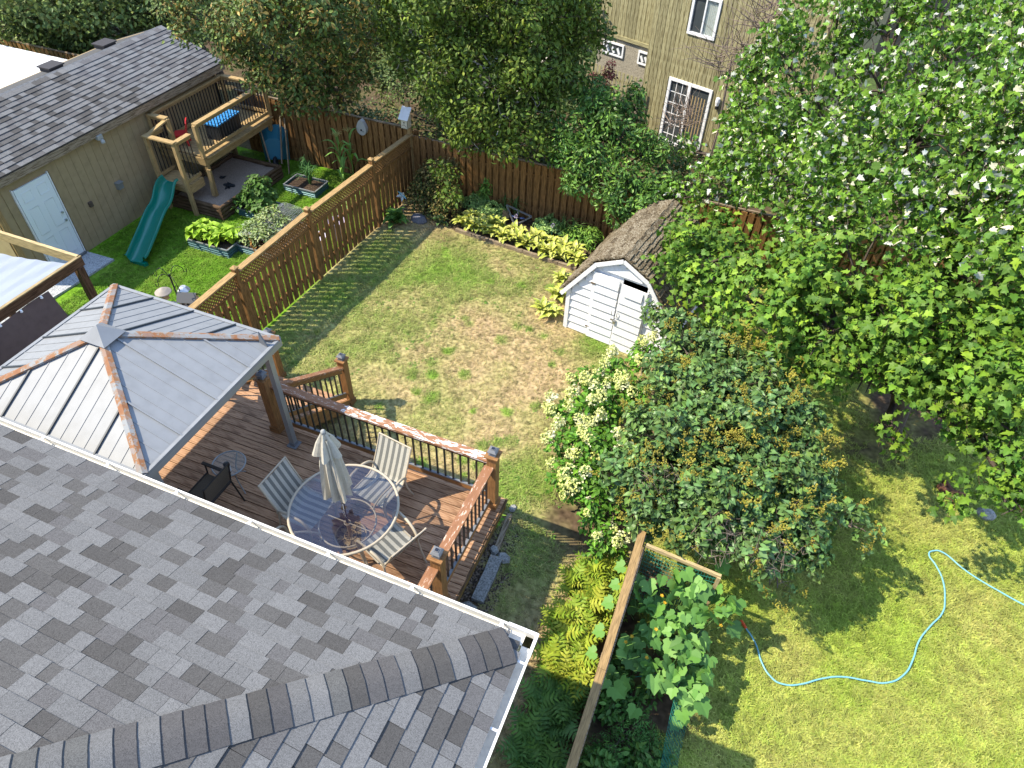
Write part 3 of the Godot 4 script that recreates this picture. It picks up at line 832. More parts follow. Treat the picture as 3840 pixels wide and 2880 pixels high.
# ---------------------------------------------------------------- patio furniture
func sling_chair(label, at, fwd, tint):
	var t = thing("patio_chair", label, "chair", at, atan2(-fwd.x, -fwd.y), "striped sling chairs round the glass table")
	var w = 0.27
	# the sling: front edge, seat, bend, back, top
	var prof = arc([Vector3(0, 0.43, -0.27), Vector3(0, 0.415, -0.05), Vector3(0, 0.42, 0.17), Vector3(0, 0.6, 0.3), Vector3(0, 0.98, 0.47)], 4)
	var st = 11
	var mb = MB.new()
	for i in st:
		mb.col = Color(0.55, 0.53, 0.46) if i % 2 == 0 else Color(0.2, 0.205, 0.19)
		var x0 = lerpf(-w, w, float(i) / st); var x1 = lerpf(-w, w, float(i + 1) / st)
		for k in prof.size() - 1:
			var sag = func(x): return -0.025 * (1.0 - (x / w) * (x / w))
			var p = prof[k]; var q = prof[k + 1]
			mb.quad(Vector3(x0, p.y + sag.call(x0), p.z), Vector3(x0, q.y + sag.call(x0), q.z), Vector3(x1, q.y + sag.call(x1), q.z), Vector3(x1, p.y + sag.call(x1), p.z))
	part(t, "sling", mb, M.sling)
	for s in [-1, 1]:
		var sd = MB.new()
		var e = []
		for p in prof: e.append(p + Vector3(s * (w + 0.012), 0.0, 0))
		sd.tube(e, 0.014, 6)
		part(t, "side_rail", sd, M.frame)
		var ar = MB.new()
		ar.tube(arc([Vector3(s * 0.3, 0.0, -0.2), Vector3(s * 0.31, 0.35, -0.27), Vector3(s * 0.33, 0.6, -0.24), Vector3(s * 0.33, 0.66, -0.05), Vector3(s * 0.31, 0.62, 0.16), Vector3(s * 0.29, 0.5, 0.27)], 5), 0.021, 7)
		part(t, "arm", ar, M.frame)
		var lg = MB.new()
		lg.tube(arc([Vector3(s * 0.29, 0.52, 0.25), Vector3(s * 0.3, 0.3, 0.27), Vector3(s * 0.3, 0.0, 0.38)], 4), 0.016, 7)
		part(t, "leg", lg, M.frame)
	for q in [[0.39, -0.24], [0.4, 0.2], [0.98, 0.475]]:
		var cr = MB.new()
		cr.tube([Vector3(-w - 0.02, q[0], q[1]), Vector3(w + 0.02, q[0], q[1])], 0.013, 6)
		part(t, "crossbar", cr, M.frame)
	return t
func ring(c, r, k = 40):
	var p = []
	for i in k: p.append(c + Vector3(cos(TAU * i / k) * r, 0, sin(TAU * i / k) * r))
	return p
func furniture():
	R.seed = 17
	var c = Vector3(-4.0, DECK, -4.3)
	var t = thing("glass_table", "round glass patio table with tan tube frame", "table", c)
	var gm = MB.new()
	gm.lathe(Vector3.ZERO, [[0.04, 0.722], [0.73, 0.722], [0.73, 0.716], [0.04, 0.716]], 48, 1.0, true)
	part(t, "glass_top", gm, M.glass)
	var b = MB.new(); b.tube(ring(Vector3(0, 0.715, 0), 0.742), 0.02, 7, true)
	part(t, "rim", b, M.frame)
	b = MB.new(); b.tube(ring(Vector3(0, 0.36, 0), 0.4), 0.013, 6, true)
	part(t, "lower_ring", b, M.frame)
	for k in 4:
		var a = TAU * k / 4 + 0.6
		var d = Vector3(cos(a), 0, sin(a))
		b = MB.new(); b.tube(arc([d * 0.72 + Vector3(0, 0.7, 0), d * 0.52 + Vector3(0, 0.55, 0), d * 0.4 + Vector3(0, 0.34, 0), d * 0.5 + Vector3(0, 0.14, 0), d * 0.6], 4), 0.015, 6)
		part(t, "leg", b, M.frame)
	b = MB.new(); b.tube([Vector3(-0.4, 0.36, 0), Vector3(0.4, 0.36, 0)], 0.008, 5)
	part(t, "cross_rod", b, M.frame)
	b = MB.new(); b.tube(ring(Vector3(0, 0.36, 0), 0.045, 12), 0.008, 5, true)
	part(t, "pole_collar", b, M.frame)
	var u = thing("patio_umbrella", "closed cream patio umbrella standing through the glass table", "umbrella", c)
	b = MB.new(); b.tube([Vector3(0, 0.06, 0), Vector3(0, 1.3, 0), Vector3(-0.03, 2.25, 0)], 0.019, 8)
	part(u, "pole", b, mat("umbrella_pole", lin(0.06, 0.05, 0.045), 0.4))
	b = MB.new()
	var kf = 40
	var pr = [[0.055, 2.2], [0.075, 2.05], [0.12, 1.7], [0.15, 1.35], [0.165, 1.08]]
	for i in pr.size() - 1:
		for j in kf:
			var f = func(q, jj): 
				var aa = TAU * jj / kf
				var rr = pr[q][0] * (1.0 + 0.28 * cos(aa * 8.0 + q * 0.4)) * (1.0 + 0.1 * sin(aa * 3.0))
				return Vector3(cos(aa) * rr - 0.02, pr[q][1] + 0.03 * sin(aa * 5.0) * (1.0 if q == pr.size() - 1 else 0.0), sin(aa) * rr)
			b.quad(f.call(i, j), f.call(i, j + 1), f.call(i + 1, j + 1), f.call(i + 1, j))
	part(u, "canopy", b, M.canvas)
	b = MB.new()
	for j in kf:
		var f = func(r, y, jj): 
			var aa = TAU * jj / kf
			var k2 = 1.0 + 0.34 * cos(aa * 5.0)
			return Vector3(cos(aa) * r * k2 - 0.03, y, sin(aa) * r * k2)
		b.quad(f.call(0.03, 2.27, j), f.call(0.03, 2.27, j + 1), f.call(0.09, 2.12, j + 1), f.call(0.09, 2.12, j)); b.quad(f.call(0.09, 2.12, j), f.call(0.09, 2.12, j + 1), f.call(0.15, 1.9, j + 1), f.call(0.15, 1.9, j))
	part(u, "vent_flap", b, M.canvas)
	b = MB.new(); b.lathe(Vector3(-0.03, 2.26, 0), [[0.03, -0.01], [0.034, 0.02], [0.03, 0.045], [0.016, 0.062], [0.0, 0.066]], 12)
	part(u, "finial", b, mat("finial", lin(0.3, 0.3, 0.28), 0.5))
	for s in [-1, 1]:
		b = MB.new(); b.tube([Vector3(0, 0.98, 0), Vector3(0.02 * s, 0.62, 0.03 * s), Vector3(0, 0.42, 0)], 0.005, 4)
		part(u, "pull_cord", b, M.white)
	var s = thing("umbrella_stand", "bronze cast iron umbrella base with leaf pattern", "umbrella stand", c)
	b = MB.new(); b.lathe(Vector3.ZERO, [[0.0, 0.02], [0.22, 0.02], [0.225, 0.0]], 32)
	part(s, "base_disc", b, mat("stand_dark", lin(0.1, 0.075, 0.045), 0.6))
	b = MB.new(); b.tube(ring(Vector3(0, 0.03, 0), 0.225, 32), 0.014, 6, true); b.tube(ring(Vector3(0, 0.04, 0), 0.085, 20), 0.01, 5, true)
	part(s, "base_rim", b, M.bronze)
	b = MB.new()
	for i in 12:
		var d = Vector3(cos(TAU * i / 12), 0, sin(TAU * i / 12))
		leaf(b, Transform3D(facing(d.rotated(Vector3.UP, 0.5 * (1 if i % 2 else -1)), Vector3.UP), d * 0.09 + Vector3(0, 0.032, 0)), OVATE, 0.12, 0.055, 0.25, 0.05, Color.WHITE)
		b.tube([d * 0.05 + Vector3(0, 0.035, 0), d * 0.22 + Vector3(0, 0.03, 0)], 0.005, 4)
	part(s, "leaf_relief", b, M.bronze)
	b = MB.new(); b.tube([Vector3(0, 0.02, 0), Vector3(0, 0.36, 0)], 0.027, 10)
	part(s, "pole_sleeve", b, M.bronze)
	sling_chair("striped chair with its back to the black baluster railing", Vector3(-3.88, DECK, -4.98), Vector2(-0.14, 0.99), 1.0)
	sling_chair("striped chair on the shaded side of the glass table", Vector3(-4.62, DECK, -4.26), Vector2(1.0, 0.05), 1.0)
	sling_chair("striped chair turned towards the table with sunlit back edge", Vector3(-3.27, DECK, -4.2), Vector2(-0.94, -0.35), 1.0)
	sling_chair("striped chair half hidden under the house eave", Vector3(-4.35, DECK, -3.5), Vector2(0.1, -1.0), 1.0)
	# small side table and the dark chair
	var q = Vector3(-6.08, DECK, -4.42)
	t = thing("side_table", "small round glass side table under the gazebo edge", "table", q)
	b = MB.new(); b.lathe(Vector3.ZERO, [[0.0, 0.5], [0.235, 0.5], [0.235, 0.494], [0.0, 0.494]], 32, 1.0, true)
	part(t, "glass_top", b, M.clear)
	b = MB.new(); b.tube(ring(Vector3(0, 0.495, 0), 0.24, 32), 0.012, 6, true)
	part(t, "rim", b, M.steel)
	for k in 3:
		var d = Vector3(cos(TAU * k / 3 + 0.4), 0, sin(TAU * k / 3 + 0.4))
		b = MB.new(); b.tube(arc([d * 0.22 + Vector3(0, 0.49, 0), d * 0.1 + Vector3(0, 0.25, 0), d * 0.25], 4), 0.01, 5)
		part(t, "leg", b, M.steel)
	var j = thing("glass_jar", "small glass candle jar on the round side table", "jar", q + Vector3(0.08, 0.5, 0.1))
	b = MB.new(); b.lathe(Vector3.ZERO, [[0.0, 0.0], [0.04, 0.0], [0.042, 0.11], [0.04, 0.11]], 14)
	part(j, "cup", b, mat("jarglass", lin(0.5, 0.52, 0.52), 0.3))
	b = MB.new(); b.lathe(Vector3.ZERO, [[0.0, 0.115], [0.046, 0.112], [0.046, 0.15], [0.0, 0.16]], 14)
	part(j, "lid", b, M.black)
	t = thing("folding_chair", "dark framed mesh chair beside the small side table", "chair", Vector3(-6.1, DECK, -3.95), PI / 2)
	b = MB.new()
	b.quad(Vector3(-0.24, 0.42, -0.22), Vector3(0.24, 0.42, -0.22), Vector3(0.24, 0.41, 0.2), Vector3(-0.24, 0.41, 0.2))
	part(t, "seat", b, M.mesh)
	b = MB.new()
	b.quad(Vector3(-0.24, 0.46, 0.21), Vector3(0.24, 0.46, 0.21), Vector3(0.24, 0.88, 0.3), Vector3(-0.24, 0.88, 0.3))
	part(t, "backrest", b, M.mesh)
	for s2 in [-1, 1]:
		b = MB.new(); b.tube([Vector3(s2 * 0.26, 0.0, 0.32), Vector3(s2 * 0.26, 0.42, 0.2), Vector3(s2 * 0.26, 0.9, 0.305)], 0.013, 6)
		part(t, "back_leg", b, M.brownframe)
		b = MB.new(); b.tube([Vector3(s2 * 0.26, 0.0, -0.28), Vector3(s2 * 0.26, 0.42, -0.22), Vector3(s2 * 0.26, 0.62, -0.2)], 0.013, 6)
		part(t, "front_leg", b, M.brownframe)
		b = MB.new(); b.beam(Vector3(s2 * 0.26, 0.63, -0.24), Vector3(s2 * 0.26, 0.63, 0.25), 0.045, 0.025)
		part(t, "arm", b, M.brownframe)
	for e in [[0.42, -0.22], [0.41, 0.2], [0.46, 0.21], [0.89, 0.302]]:
		b = MB.new(); b.tube([Vector3(-0.26, e[0], e[1]), Vector3(0.26, e[0], e[1])], 0.012, 6)
		part(t, "crossbar", b, M.brownframe)

# ---------------------------------------------------------------- fences
func lattice(par, a, b, y0, y1, off):
	var mb = MB.new()
	var d = (b - a); var L = d.length(); d = d / L
	var h = y1 - y0
	var nrm = d.cross(Vector3.UP).normalized()
	for s in [-1, 1]:
		var x = -h
		while x < L:
			var p0 = x; var p1 = x + h
			var q0 = max(p0, 0.0); var q1 = min(p1, L)
			if q1 - q0 > 0.02:
				var ya = y0 + (q0 - p0); var yb = y0 + (q1 - p0)
				if s < 0:
					ya = y1 - (q0 - p0); yb = y1 - (q1 - p0)
				mb.beam(a + d * q0 + Vector3(0, ya, 0) + nrm * (off + s * 0.004), a + d * q1 + Vector3(0, yb, 0) + nrm * (off + s * 0.004), 0.007, 0.034, d.cross(nrm))
			x += 0.085
	var o = part(par, "lattice", mb, M.fence_z)
	o.set_meta("kind", "stuff")
func side_fence():
	R.seed = 23
	var t = thing("lattice_fence", "brown board fence topped with lattice dividing two yards", "fence")
	var posts = [Vector3(-9.15, 0, -3.6), Vector3(-9.13, 0, -6.05), Vector3(-9.1, 0, -8.42), Vector3(-8.98, 0, -10.76), Vector3(-8.87, 0, -13.3), Vector3(-8.84, 0, -15.3)]
	var tops = [1.72, 1.72, 1.74, 1.82, 1.82, 1.72]
	for k in posts.size():
		var p = posts[k]
		if k < 5:
			piece(t, "post", M.fence_y, p + Vector3(0, (tops[k] + 0.05) / 2, 0), Vector3(0.1, tops[k] + 0.05, 0.1), 1.0)
			var b = MB.new()
			b.lathe(Vector3.ZERO, [[0.088, 0.0], [0.088, 0.025], [0.0, 0.06]], 4, 1.0, true)
			part(t, "post_cap", b, M.cap_x, p + Vector3(0, tops[k] + 0.05, 0)).rotation.y = PI / 4
		if k == posts.size() - 1: break
		var q = posts[k + 1]
		var d = (q - p).normalized()
		var a = p + d * 0.055; var e = q - d * 0.055
		var ta = tops[k] - 0.03; var te = tops[k + 1] - 0.03
		if k == 3: te -= 0.04
		bar(t, "top_rail", M.cap_z, a + Vector3(0, ta, 0), e + Vector3(0, te, 0), 0.14, 0.036, rf(0.9, 1.1))
		bar(t, "lattice_rail", M.fence_z, a + Vector3(0, ta - 0.36, 0), e + Vector3(0, te - 0.36, 0), 0.05, 0.06, 0.9)
		for y in [0.3, 1.05]: bar(t, "cross_rail", M.fence_z, a + Vector3(-0.04, y, 0), e + Vector3(-0.04, y, 0), 0.04, 0.085, 0.9)
		lattice(t, a, e, min(ta, te) - 0.34, min(ta, te) - 0.015, 0.0)
		var L = a.distance_to(e)
		var n = int(L / 0.186)
		for i in n:
			var c = a + d * ((i + 0.5) * L / n)
			var top = lerpf(ta, te, (i + 0.5) / n) - 0.39
			var o = piece(t, "board", M.fence_y, c + Vector3(0.0, top / 2 + 0.02, 0), Vector3(0.02, top - 0.04, 0.14 * rf(0.97, 1.02)), rf(0.72, 1.12), Basis(Vector3.UP, atan2(d.x, d.z) + rf(-0.02, 0.02)) * Basis(Vector3.RIGHT, rf(-0.006, 0.006)))
	# weathered fence at the back of the yards
	t = thing("back_fence", "brown overlapping board fence along the back of the yards", "fence")
	var x = -27.0
	while x < 5.0:
		var z = -15.45 if x < -8.9 else -15.3
		var top = 1.72 if x < -8.9 else lerpf(1.66, 1.6, clampf((x + 8.9) / 5.0, 0, 1))
		if not (x > -16.6 and x < -14.6):
			var lean = Basis(Vector3.BACK, rf(-0.008, 0.008))
			piece(t, "board", M.fence_y, Vector3(x + 0.07, top / 2 + rf(-0.012, 0.012), z + 0.045), Vector3(0.14 * rf(0.95, 1.04), top, 0.019), rf(0.75, 1.25), lean)
			piece(t, "board", M.fence_y, Vector3(x + 0.165, top / 2 + rf(-0.012, 0.012), z - 0.01), Vector3(0.13, top, 0.019), rf(0.6, 1.0), lean)
		x += 0.19
	for e in [[-27.0, -16.6, -15.47, 1.72], [-14.6, -8.95, -15.47, 1.72], [-8.8, 5.0, -15.32, 1.6]]:
		for y in [0.35, 1.3]: bar(t, "cross_rail", M.fence_x, Vector3(e[0], y, e[2] + 0.038), Vector3(e[1], y, e[2] + 0.038), 0.034, 0.085, 0.8)
		bar(t, "top_rail", M.grey_x, Vector3(e[0], e[3] + 0.03, e[2] + 0.03), Vector3(e[1], e[3] + 0.03, e[2] + 0.03), 0.05, 0.03, 0.9)
	# bird house on its post at the fence corner
	t = thing("birdhouse", "white birdhouse with sloping roof on a tall wooden post", "birdhouse", Vector3(-8.86, 0, -15.22))
	piece(t, "post", M.cap_y, Vector3(0, 1.28, 0), Vector3(0.09, 2.56, 0.09), 1.0)
	var b = MB.new()
	b.poly([Vector3(-0.1, 1.95, 0.05), Vector3(0.1, 1.95, 0.05), Vector3(0.1, 2.38, 0.05), Vector3(-0.1, 2.38, 0.05)], Vector3(0, 0, 0.001))
	b.poly([Vector3(-0.1, 1.95, 0.24), Vector3(-0.1, 2.2, 0.24), Vector3(0.1, 2.2, 0.24), Vector3(0.1, 1.95, 0.24)], Vector3(0, 0, -0.001))
	for s in [-0.1, 0.1]: b.poly([Vector3(s, 1.95, 0.05), Vector3(s, 2.38, 0.05), Vector3(s, 2.2, 0.24), Vector3(s, 1.95, 0.24)], Vector3(-0.012 * sign(s), 0, 0))
	b.at(Vector3(0, 1.95, 0.145), Vector3(0.2, 0.012, 0.19))
	part(t, "box", b, M.grey_y).material_override = mat("birdbox", lin(0.55, 0.5, 0.38), 0.8)
	piece(t, "roof", M.white, Vector3(0, 2.31, 0.16), Vector3(0.27, 0.018, 0.36), 1.0, Basis(Vector3.RIGHT, 0.76))
	b = MB.new(); b.tube([Vector3(0.0, 2.1, 0.238), Vector3(0, 2.1, 0.2425)], 0.02, 12)
	part(t, "entry_hole", b, M.dark)
	b = MB.new(); b.tube([Vector3(-0.05, 2.02, 0.246), Vector3(0.0, 2.05, 0.25), Vector3(0.06, 1.99, 0.246)], 0.006, 5)
	part(t, "perch", b, M.twig)
	t = thing("wall_birdhouse", "rounded grey birdhouse hung on the back fence", "birdhouse", Vector3(-10.37, 1.5, -15.38))
	b = MB.new()
	var dr = []
	for i in 14:
		var a = TAU * i / 14
		dr.append(Vector3(sin(a) * 0.15, -cos(a) * 0.17 + (0.1 * pow(max(0.0, -cos(a)), 4)), 0.0))
	dr.reverse()
	b.poly(dr, Vector3(0, 0, 0.12))
	part(t, "body", b, mat("gourd", lin(0.4, 0.4, 0.38), 0.8))
	b = MB.new(); b.tube([Vector3(0, -0.02, 0.118), Vector3(0, -0.02, 0.125)], 0.028, 12)
	part(t, "entry_hole", b, M.dark)
	b = MB.new(); b.tube([Vector3(0.02, -0.06, 0.12), Vector3(0.1, -0.03, 0.16)], 0.006, 5)
	part(t, "perch", b, M.dark)

# ---------------------------------------------------------------- the neighbour on the left
func garage():
	R.seed = 29
	var t = thing("garage", "tan garage with grey shingle roof and white side door", "garage")
	var xw = -14.72; var xr = -16.45; var z0 = -15.0; var z1 = -7.75
	var wb = MB.new()
	var x2 = 2 * xr - xw
	wb.poly([Vector3(xw, 0, z1 - 0.1), Vector3(xw, 0, z0), Vector3(xw, 2.5, z0), Vector3(xw, 2.5, z1 - 0.1)], Vector3(-0.1, 0, 0))
	wb.poly([Vector3(x2, 0, z0), Vector3(x2, 0, z1), Vector3(x2, 2.62, z1), Vector3(x2, 2.62, z0)], Vector3(0.1, 0, 0))
	wb.poly([Vector3(xw, 0, z0), Vector3(x2, 0, z0), Vector3(x2, 2.62, z0), Vector3(xr, 3.2, z0), Vector3(xw, 2.62, z0)], Vector3(0, 0, 0.1))
	part(t, "wall", wb, M.tan)
	var z = z1 - 0.2
	while z > z0 + 0.1:
		if not (z < -8.3 and z > -9.3): piece(t, "siding_groove", M.tan, Vector3(xw + 0.004, 1.3, z), Vector3(0.004, 2.56, 0.008), 0.8)
		z -= 0.2032
	var door = MB.new()
	door.at(Vector3(xw + 0.03, 1.12, -8.82), Vector3(0.04, 2.04, 0.86))
	var dr = part(t, "door", door, M.door)
	for r in [[0.55, 0.6], [1.3, 0.65], [1.9, 0.22]]:
		for s in [-1, 1]:
			var pb = MB.new()
			var cy = r[0]; var hh = r[1]; var cz = -8.82 + s * 0.2
			pb.tube([Vector3(xw + 0.052, cy - hh / 2, cz - 0.12), Vector3(xw + 0.052, cy + hh / 2, cz - 0.12), Vector3(xw + 0.052, cy + hh / 2, cz + 0.12), Vector3(xw + 0.052, cy - hh / 2, cz + 0.12)], 0.009, 4, true)
			part(dr, "door_panel", pb, M.door)
	for e in [[1.02, 0.032], [1.22, 0.026]]:
		var kb = MB.new(); kb.tube([Vector3(xw + 0.05, e[0], -9.17), Vector3(xw + 0.09, e[0], -9.17), Vector3(xw + 0.1, e[0], -9.17)], [0.022, e[1], 0.02], 10)
		part(dr, "door_knob", kb, M.metal)
	for e in [[-8.36, 1.12, 0.07, 2.1], [-9.28, 1.12, 0.05, 2.1]]: piece(t, "door_frame", M.white, Vector3(xw + 0.025, e[1], e[0]), Vector3(0.05, e[3], 0.03), 1.0)
	for e in [[-8.22, 0.14], [-9.4, 0.14]]: piece(t, "door_trim", M.tan, Vector3(xw + 0.012, 1.18, e[0]), Vector3(0.024, 2.3, e[1]), 0.95)
	piece(t, "door_trim", M.tan, Vector3(xw + 0.012, 2.26, -8.81), Vector3(0.024, 0.16, 1.34), 0.95)
	piece(t, "threshold", M.steel, Vector3(xw + 0.05, 0.085, -8.82), Vector3(0.12, 0.03, 0.9), 0.5)
	var vb = MB.new(); vb.at(Vector3.ZERO, Vector3(0.1, 0.16, 0.15)); vb.at(Vector3(0.02, 0.09, 0), Vector3(0.14, 0.02, 0.17))
	part(t, "wall_vent", vb, M.steel, Vector3(xw + 0.05, 1.04, -10.85))
	vb = MB.new(); vb.at(Vector3.ZERO, Vector3(0.06, 0.12, 0.09)); vb.at(Vector3(0.035, 0.02, 0), Vector3(0.02, 0.06, 0.05))
	part(t, "outlet_box", vb, mat("outlet", lin(0.1, 0.075, 0.06), 0.5), Vector3(xw + 0.03, 1.0, -9.94))
	vb = MB.new(); vb.at(Vector3.ZERO, Vector3(0.1, 0.1, 0.14)); vb.lathe(Vector3(0.08, -0.08, 0.0), [[0.02, 0.05], [0.05, 0.0], [0.05, -0.04], [0.0, -0.05]], 10)
	part(t, "flood_lamp", vb, mat("flood", lin(0.35, 0.36, 0.34), 0.5), Vector3(xw + 0.16, 2.36, -10.75))
	# roof
	var m = 0.34
	var ye = 2.56; var xe = -14.58; var yr = ye + m * (xe - xr); var za = -15.28
	var rb = MB.new(); rb.col = Color(0.12, 0.12, 0.12)
	rb.poly([Vector3(xe, ye, z1), Vector3(xe, ye, za), Vector3(xr, yr, za), Vector3(xr, yr, z1)], Vector3(0, -0.05, 0))
	rb.poly([Vector3(2 * xr - xe, ye, z1), Vector3(xr, yr, z1), Vector3(xr, yr, za), Vector3(2 * xr - xe, ye, za)], Vector3(0, -0.05, 0))
	var roof = part(t, "roof", rb, M.shingle)
	var tn = [Color(0.215, 0.222, 0.23), Color(0.2, 0.207, 0.215), Color(0.23, 0.235, 0.24), Color(0.15, 0.152, 0.157), Color(0.16, 0.155, 0.158), Color(0.17, 0.172, 0.175), Color(0.18, 0.18, 0.185)]
	var up = Vector3(-1, m, 0).normalized()
	var key = func(p): return p.distance_to(Vector3(-13.0, 3.0, -7.0))
	shingles(roof, M.shingle, Vector3(xe + 0.02, ye + 0.004, z1), Vector3.FORWARD, up, 12.2, 14, 0.138, func(_r): return 0.0, func(_r): return z1 - za, 300, key, tn, [0.14, 0.18, 0.22, 0.26, 0.3], 0.016)
	z = z1
	while z > za + 0.1:
		var cb = MB.new()
		cb.col = tn[R.randi() % 3]
		cb.poly([Vector3(xr + 0.14, yr - 0.025, z), Vector3(xr + 0.14, yr - 0.03, z - 0.2), Vector3(xr, yr + 0.022, z - 0.2), Vector3(xr, yr + 0.03, z)], Vector3(0, -0.01, 0))
		cb.poly([Vector3(xr - 0.14, yr - 0.03, z - 0.2), Vector3(xr - 0.14, yr - 0.025, z), Vector3(xr, yr + 0.03, z), Vector3(xr, yr + 0.022, z - 0.2)], Vector3(0, -0.01, 0))
		part(roof, "ridge_cap", cb, M.shingle)
		z -= 0.16
	for zz in [-13.6, -11.9, -9.9]:
		var vv = MB.new(); vv.at(Vector3(0, 0.06, 0), Vector3(0.34, 0.1, 0.4)); vv.at(Vector3(0, 0.12, 0), Vector3(0.4, 0.03, 0.46))
		part(roof, "roof_vent", vv, mat("roofvent%d" % int(zz), lin(0.045, 0.04, 0.04), 0.6), Vector3(xr - 0.32, yr - 0.08, zz))
	piece(t, "fascia", M.grey_z, Vector3(xe + 0.012, ye - 0.1, (z1 + za) / 2), Vector3(0.024, 0.17, z1 - za), 1.15)
	var rk = MB.new(); rk.beam(Vector3(xe, ye - 0.08, za - 0.012), Vector3(xr, yr - 0.08, za - 0.012), 0.024, 0.15)
	part(t, "rake_board", rk, M.grey_x)
	rk = MB.new(); rk.poly([Vector3(x2, 0, z1 - 0.1), Vector3(xw, 0, z1 - 0.1), Vector3(xw, 2.62, z1 - 0.1), Vector3(xr, 3.1, z1 - 0.1), Vector3(x2, 2.62, z1 - 0.1)], Vector3(0, 0, -0.1))
	part(t, "wall", rk, M.tan)
	piece(t, "corner_board", M.cap_y, Vector3(xw + 0.015, 1.25, z1 - 0.14), Vector3(0.03, 2.5, 0.14), 1.0)
	piece(t, "soffit", M.tan, Vector3((xe + xw) / 2, ye - 0.13, (z1 + z0) / 2), Vector3(xw - xe, 0.012, z1 - z0), 0.9)
	# concrete pad at the door
	var sb = MB.new()
	sb.poly([Vector3(-14.7, 0.05, -9.32), Vector3(-13.86, 0.05, -9.34), Vector3(-13.95, 0.05, -7.95), Vector3(-14.3, 0.05, -4.0), Vector3(-14.7, 0.05, -4.0)], Vector3(0, -0.06, 0))
	struct("path", sb, M.slab)
	# white roof behind the garage
	t = thing("white_shed", "low white metal roofed shed behind the garage", "shed")
	var wy = 1.75
	var A = Vector3(-22.6, wy, -10.0); var B = Vector3(-17.6, wy, -10.0); var C = Vector3(-18.6, wy, -14.6); var D = Vector3(-22.6, wy, -14.6)
	for k in 7:
		var s0 = k / 7.0; var s1 = (k + 1) / 7.0 - 0.004
		var pb = MB.new()
		pb.poly([A.lerp(B, s0), D.lerp(C, s0) , D.lerp(C, s1), A.lerp(B, s1)], Vector3(0, -0.03, 0))
		part(t, "roof_panel", pb, M.shed_roof)
		bar(t, "seam", M.white, A.lerp(B, s1) + Vector3(0, 0.015, 0), D.lerp(C, s1) + Vector3(0, 0.015, 0), 0.03, 0.03, 0.9)
	var wl = MB.new(); wl.at(Vector3(-20.4, 1.05, -12.3), Vector3(3.4, 2.1, 4.2))
	part(t, "wall", wl, M.siding)

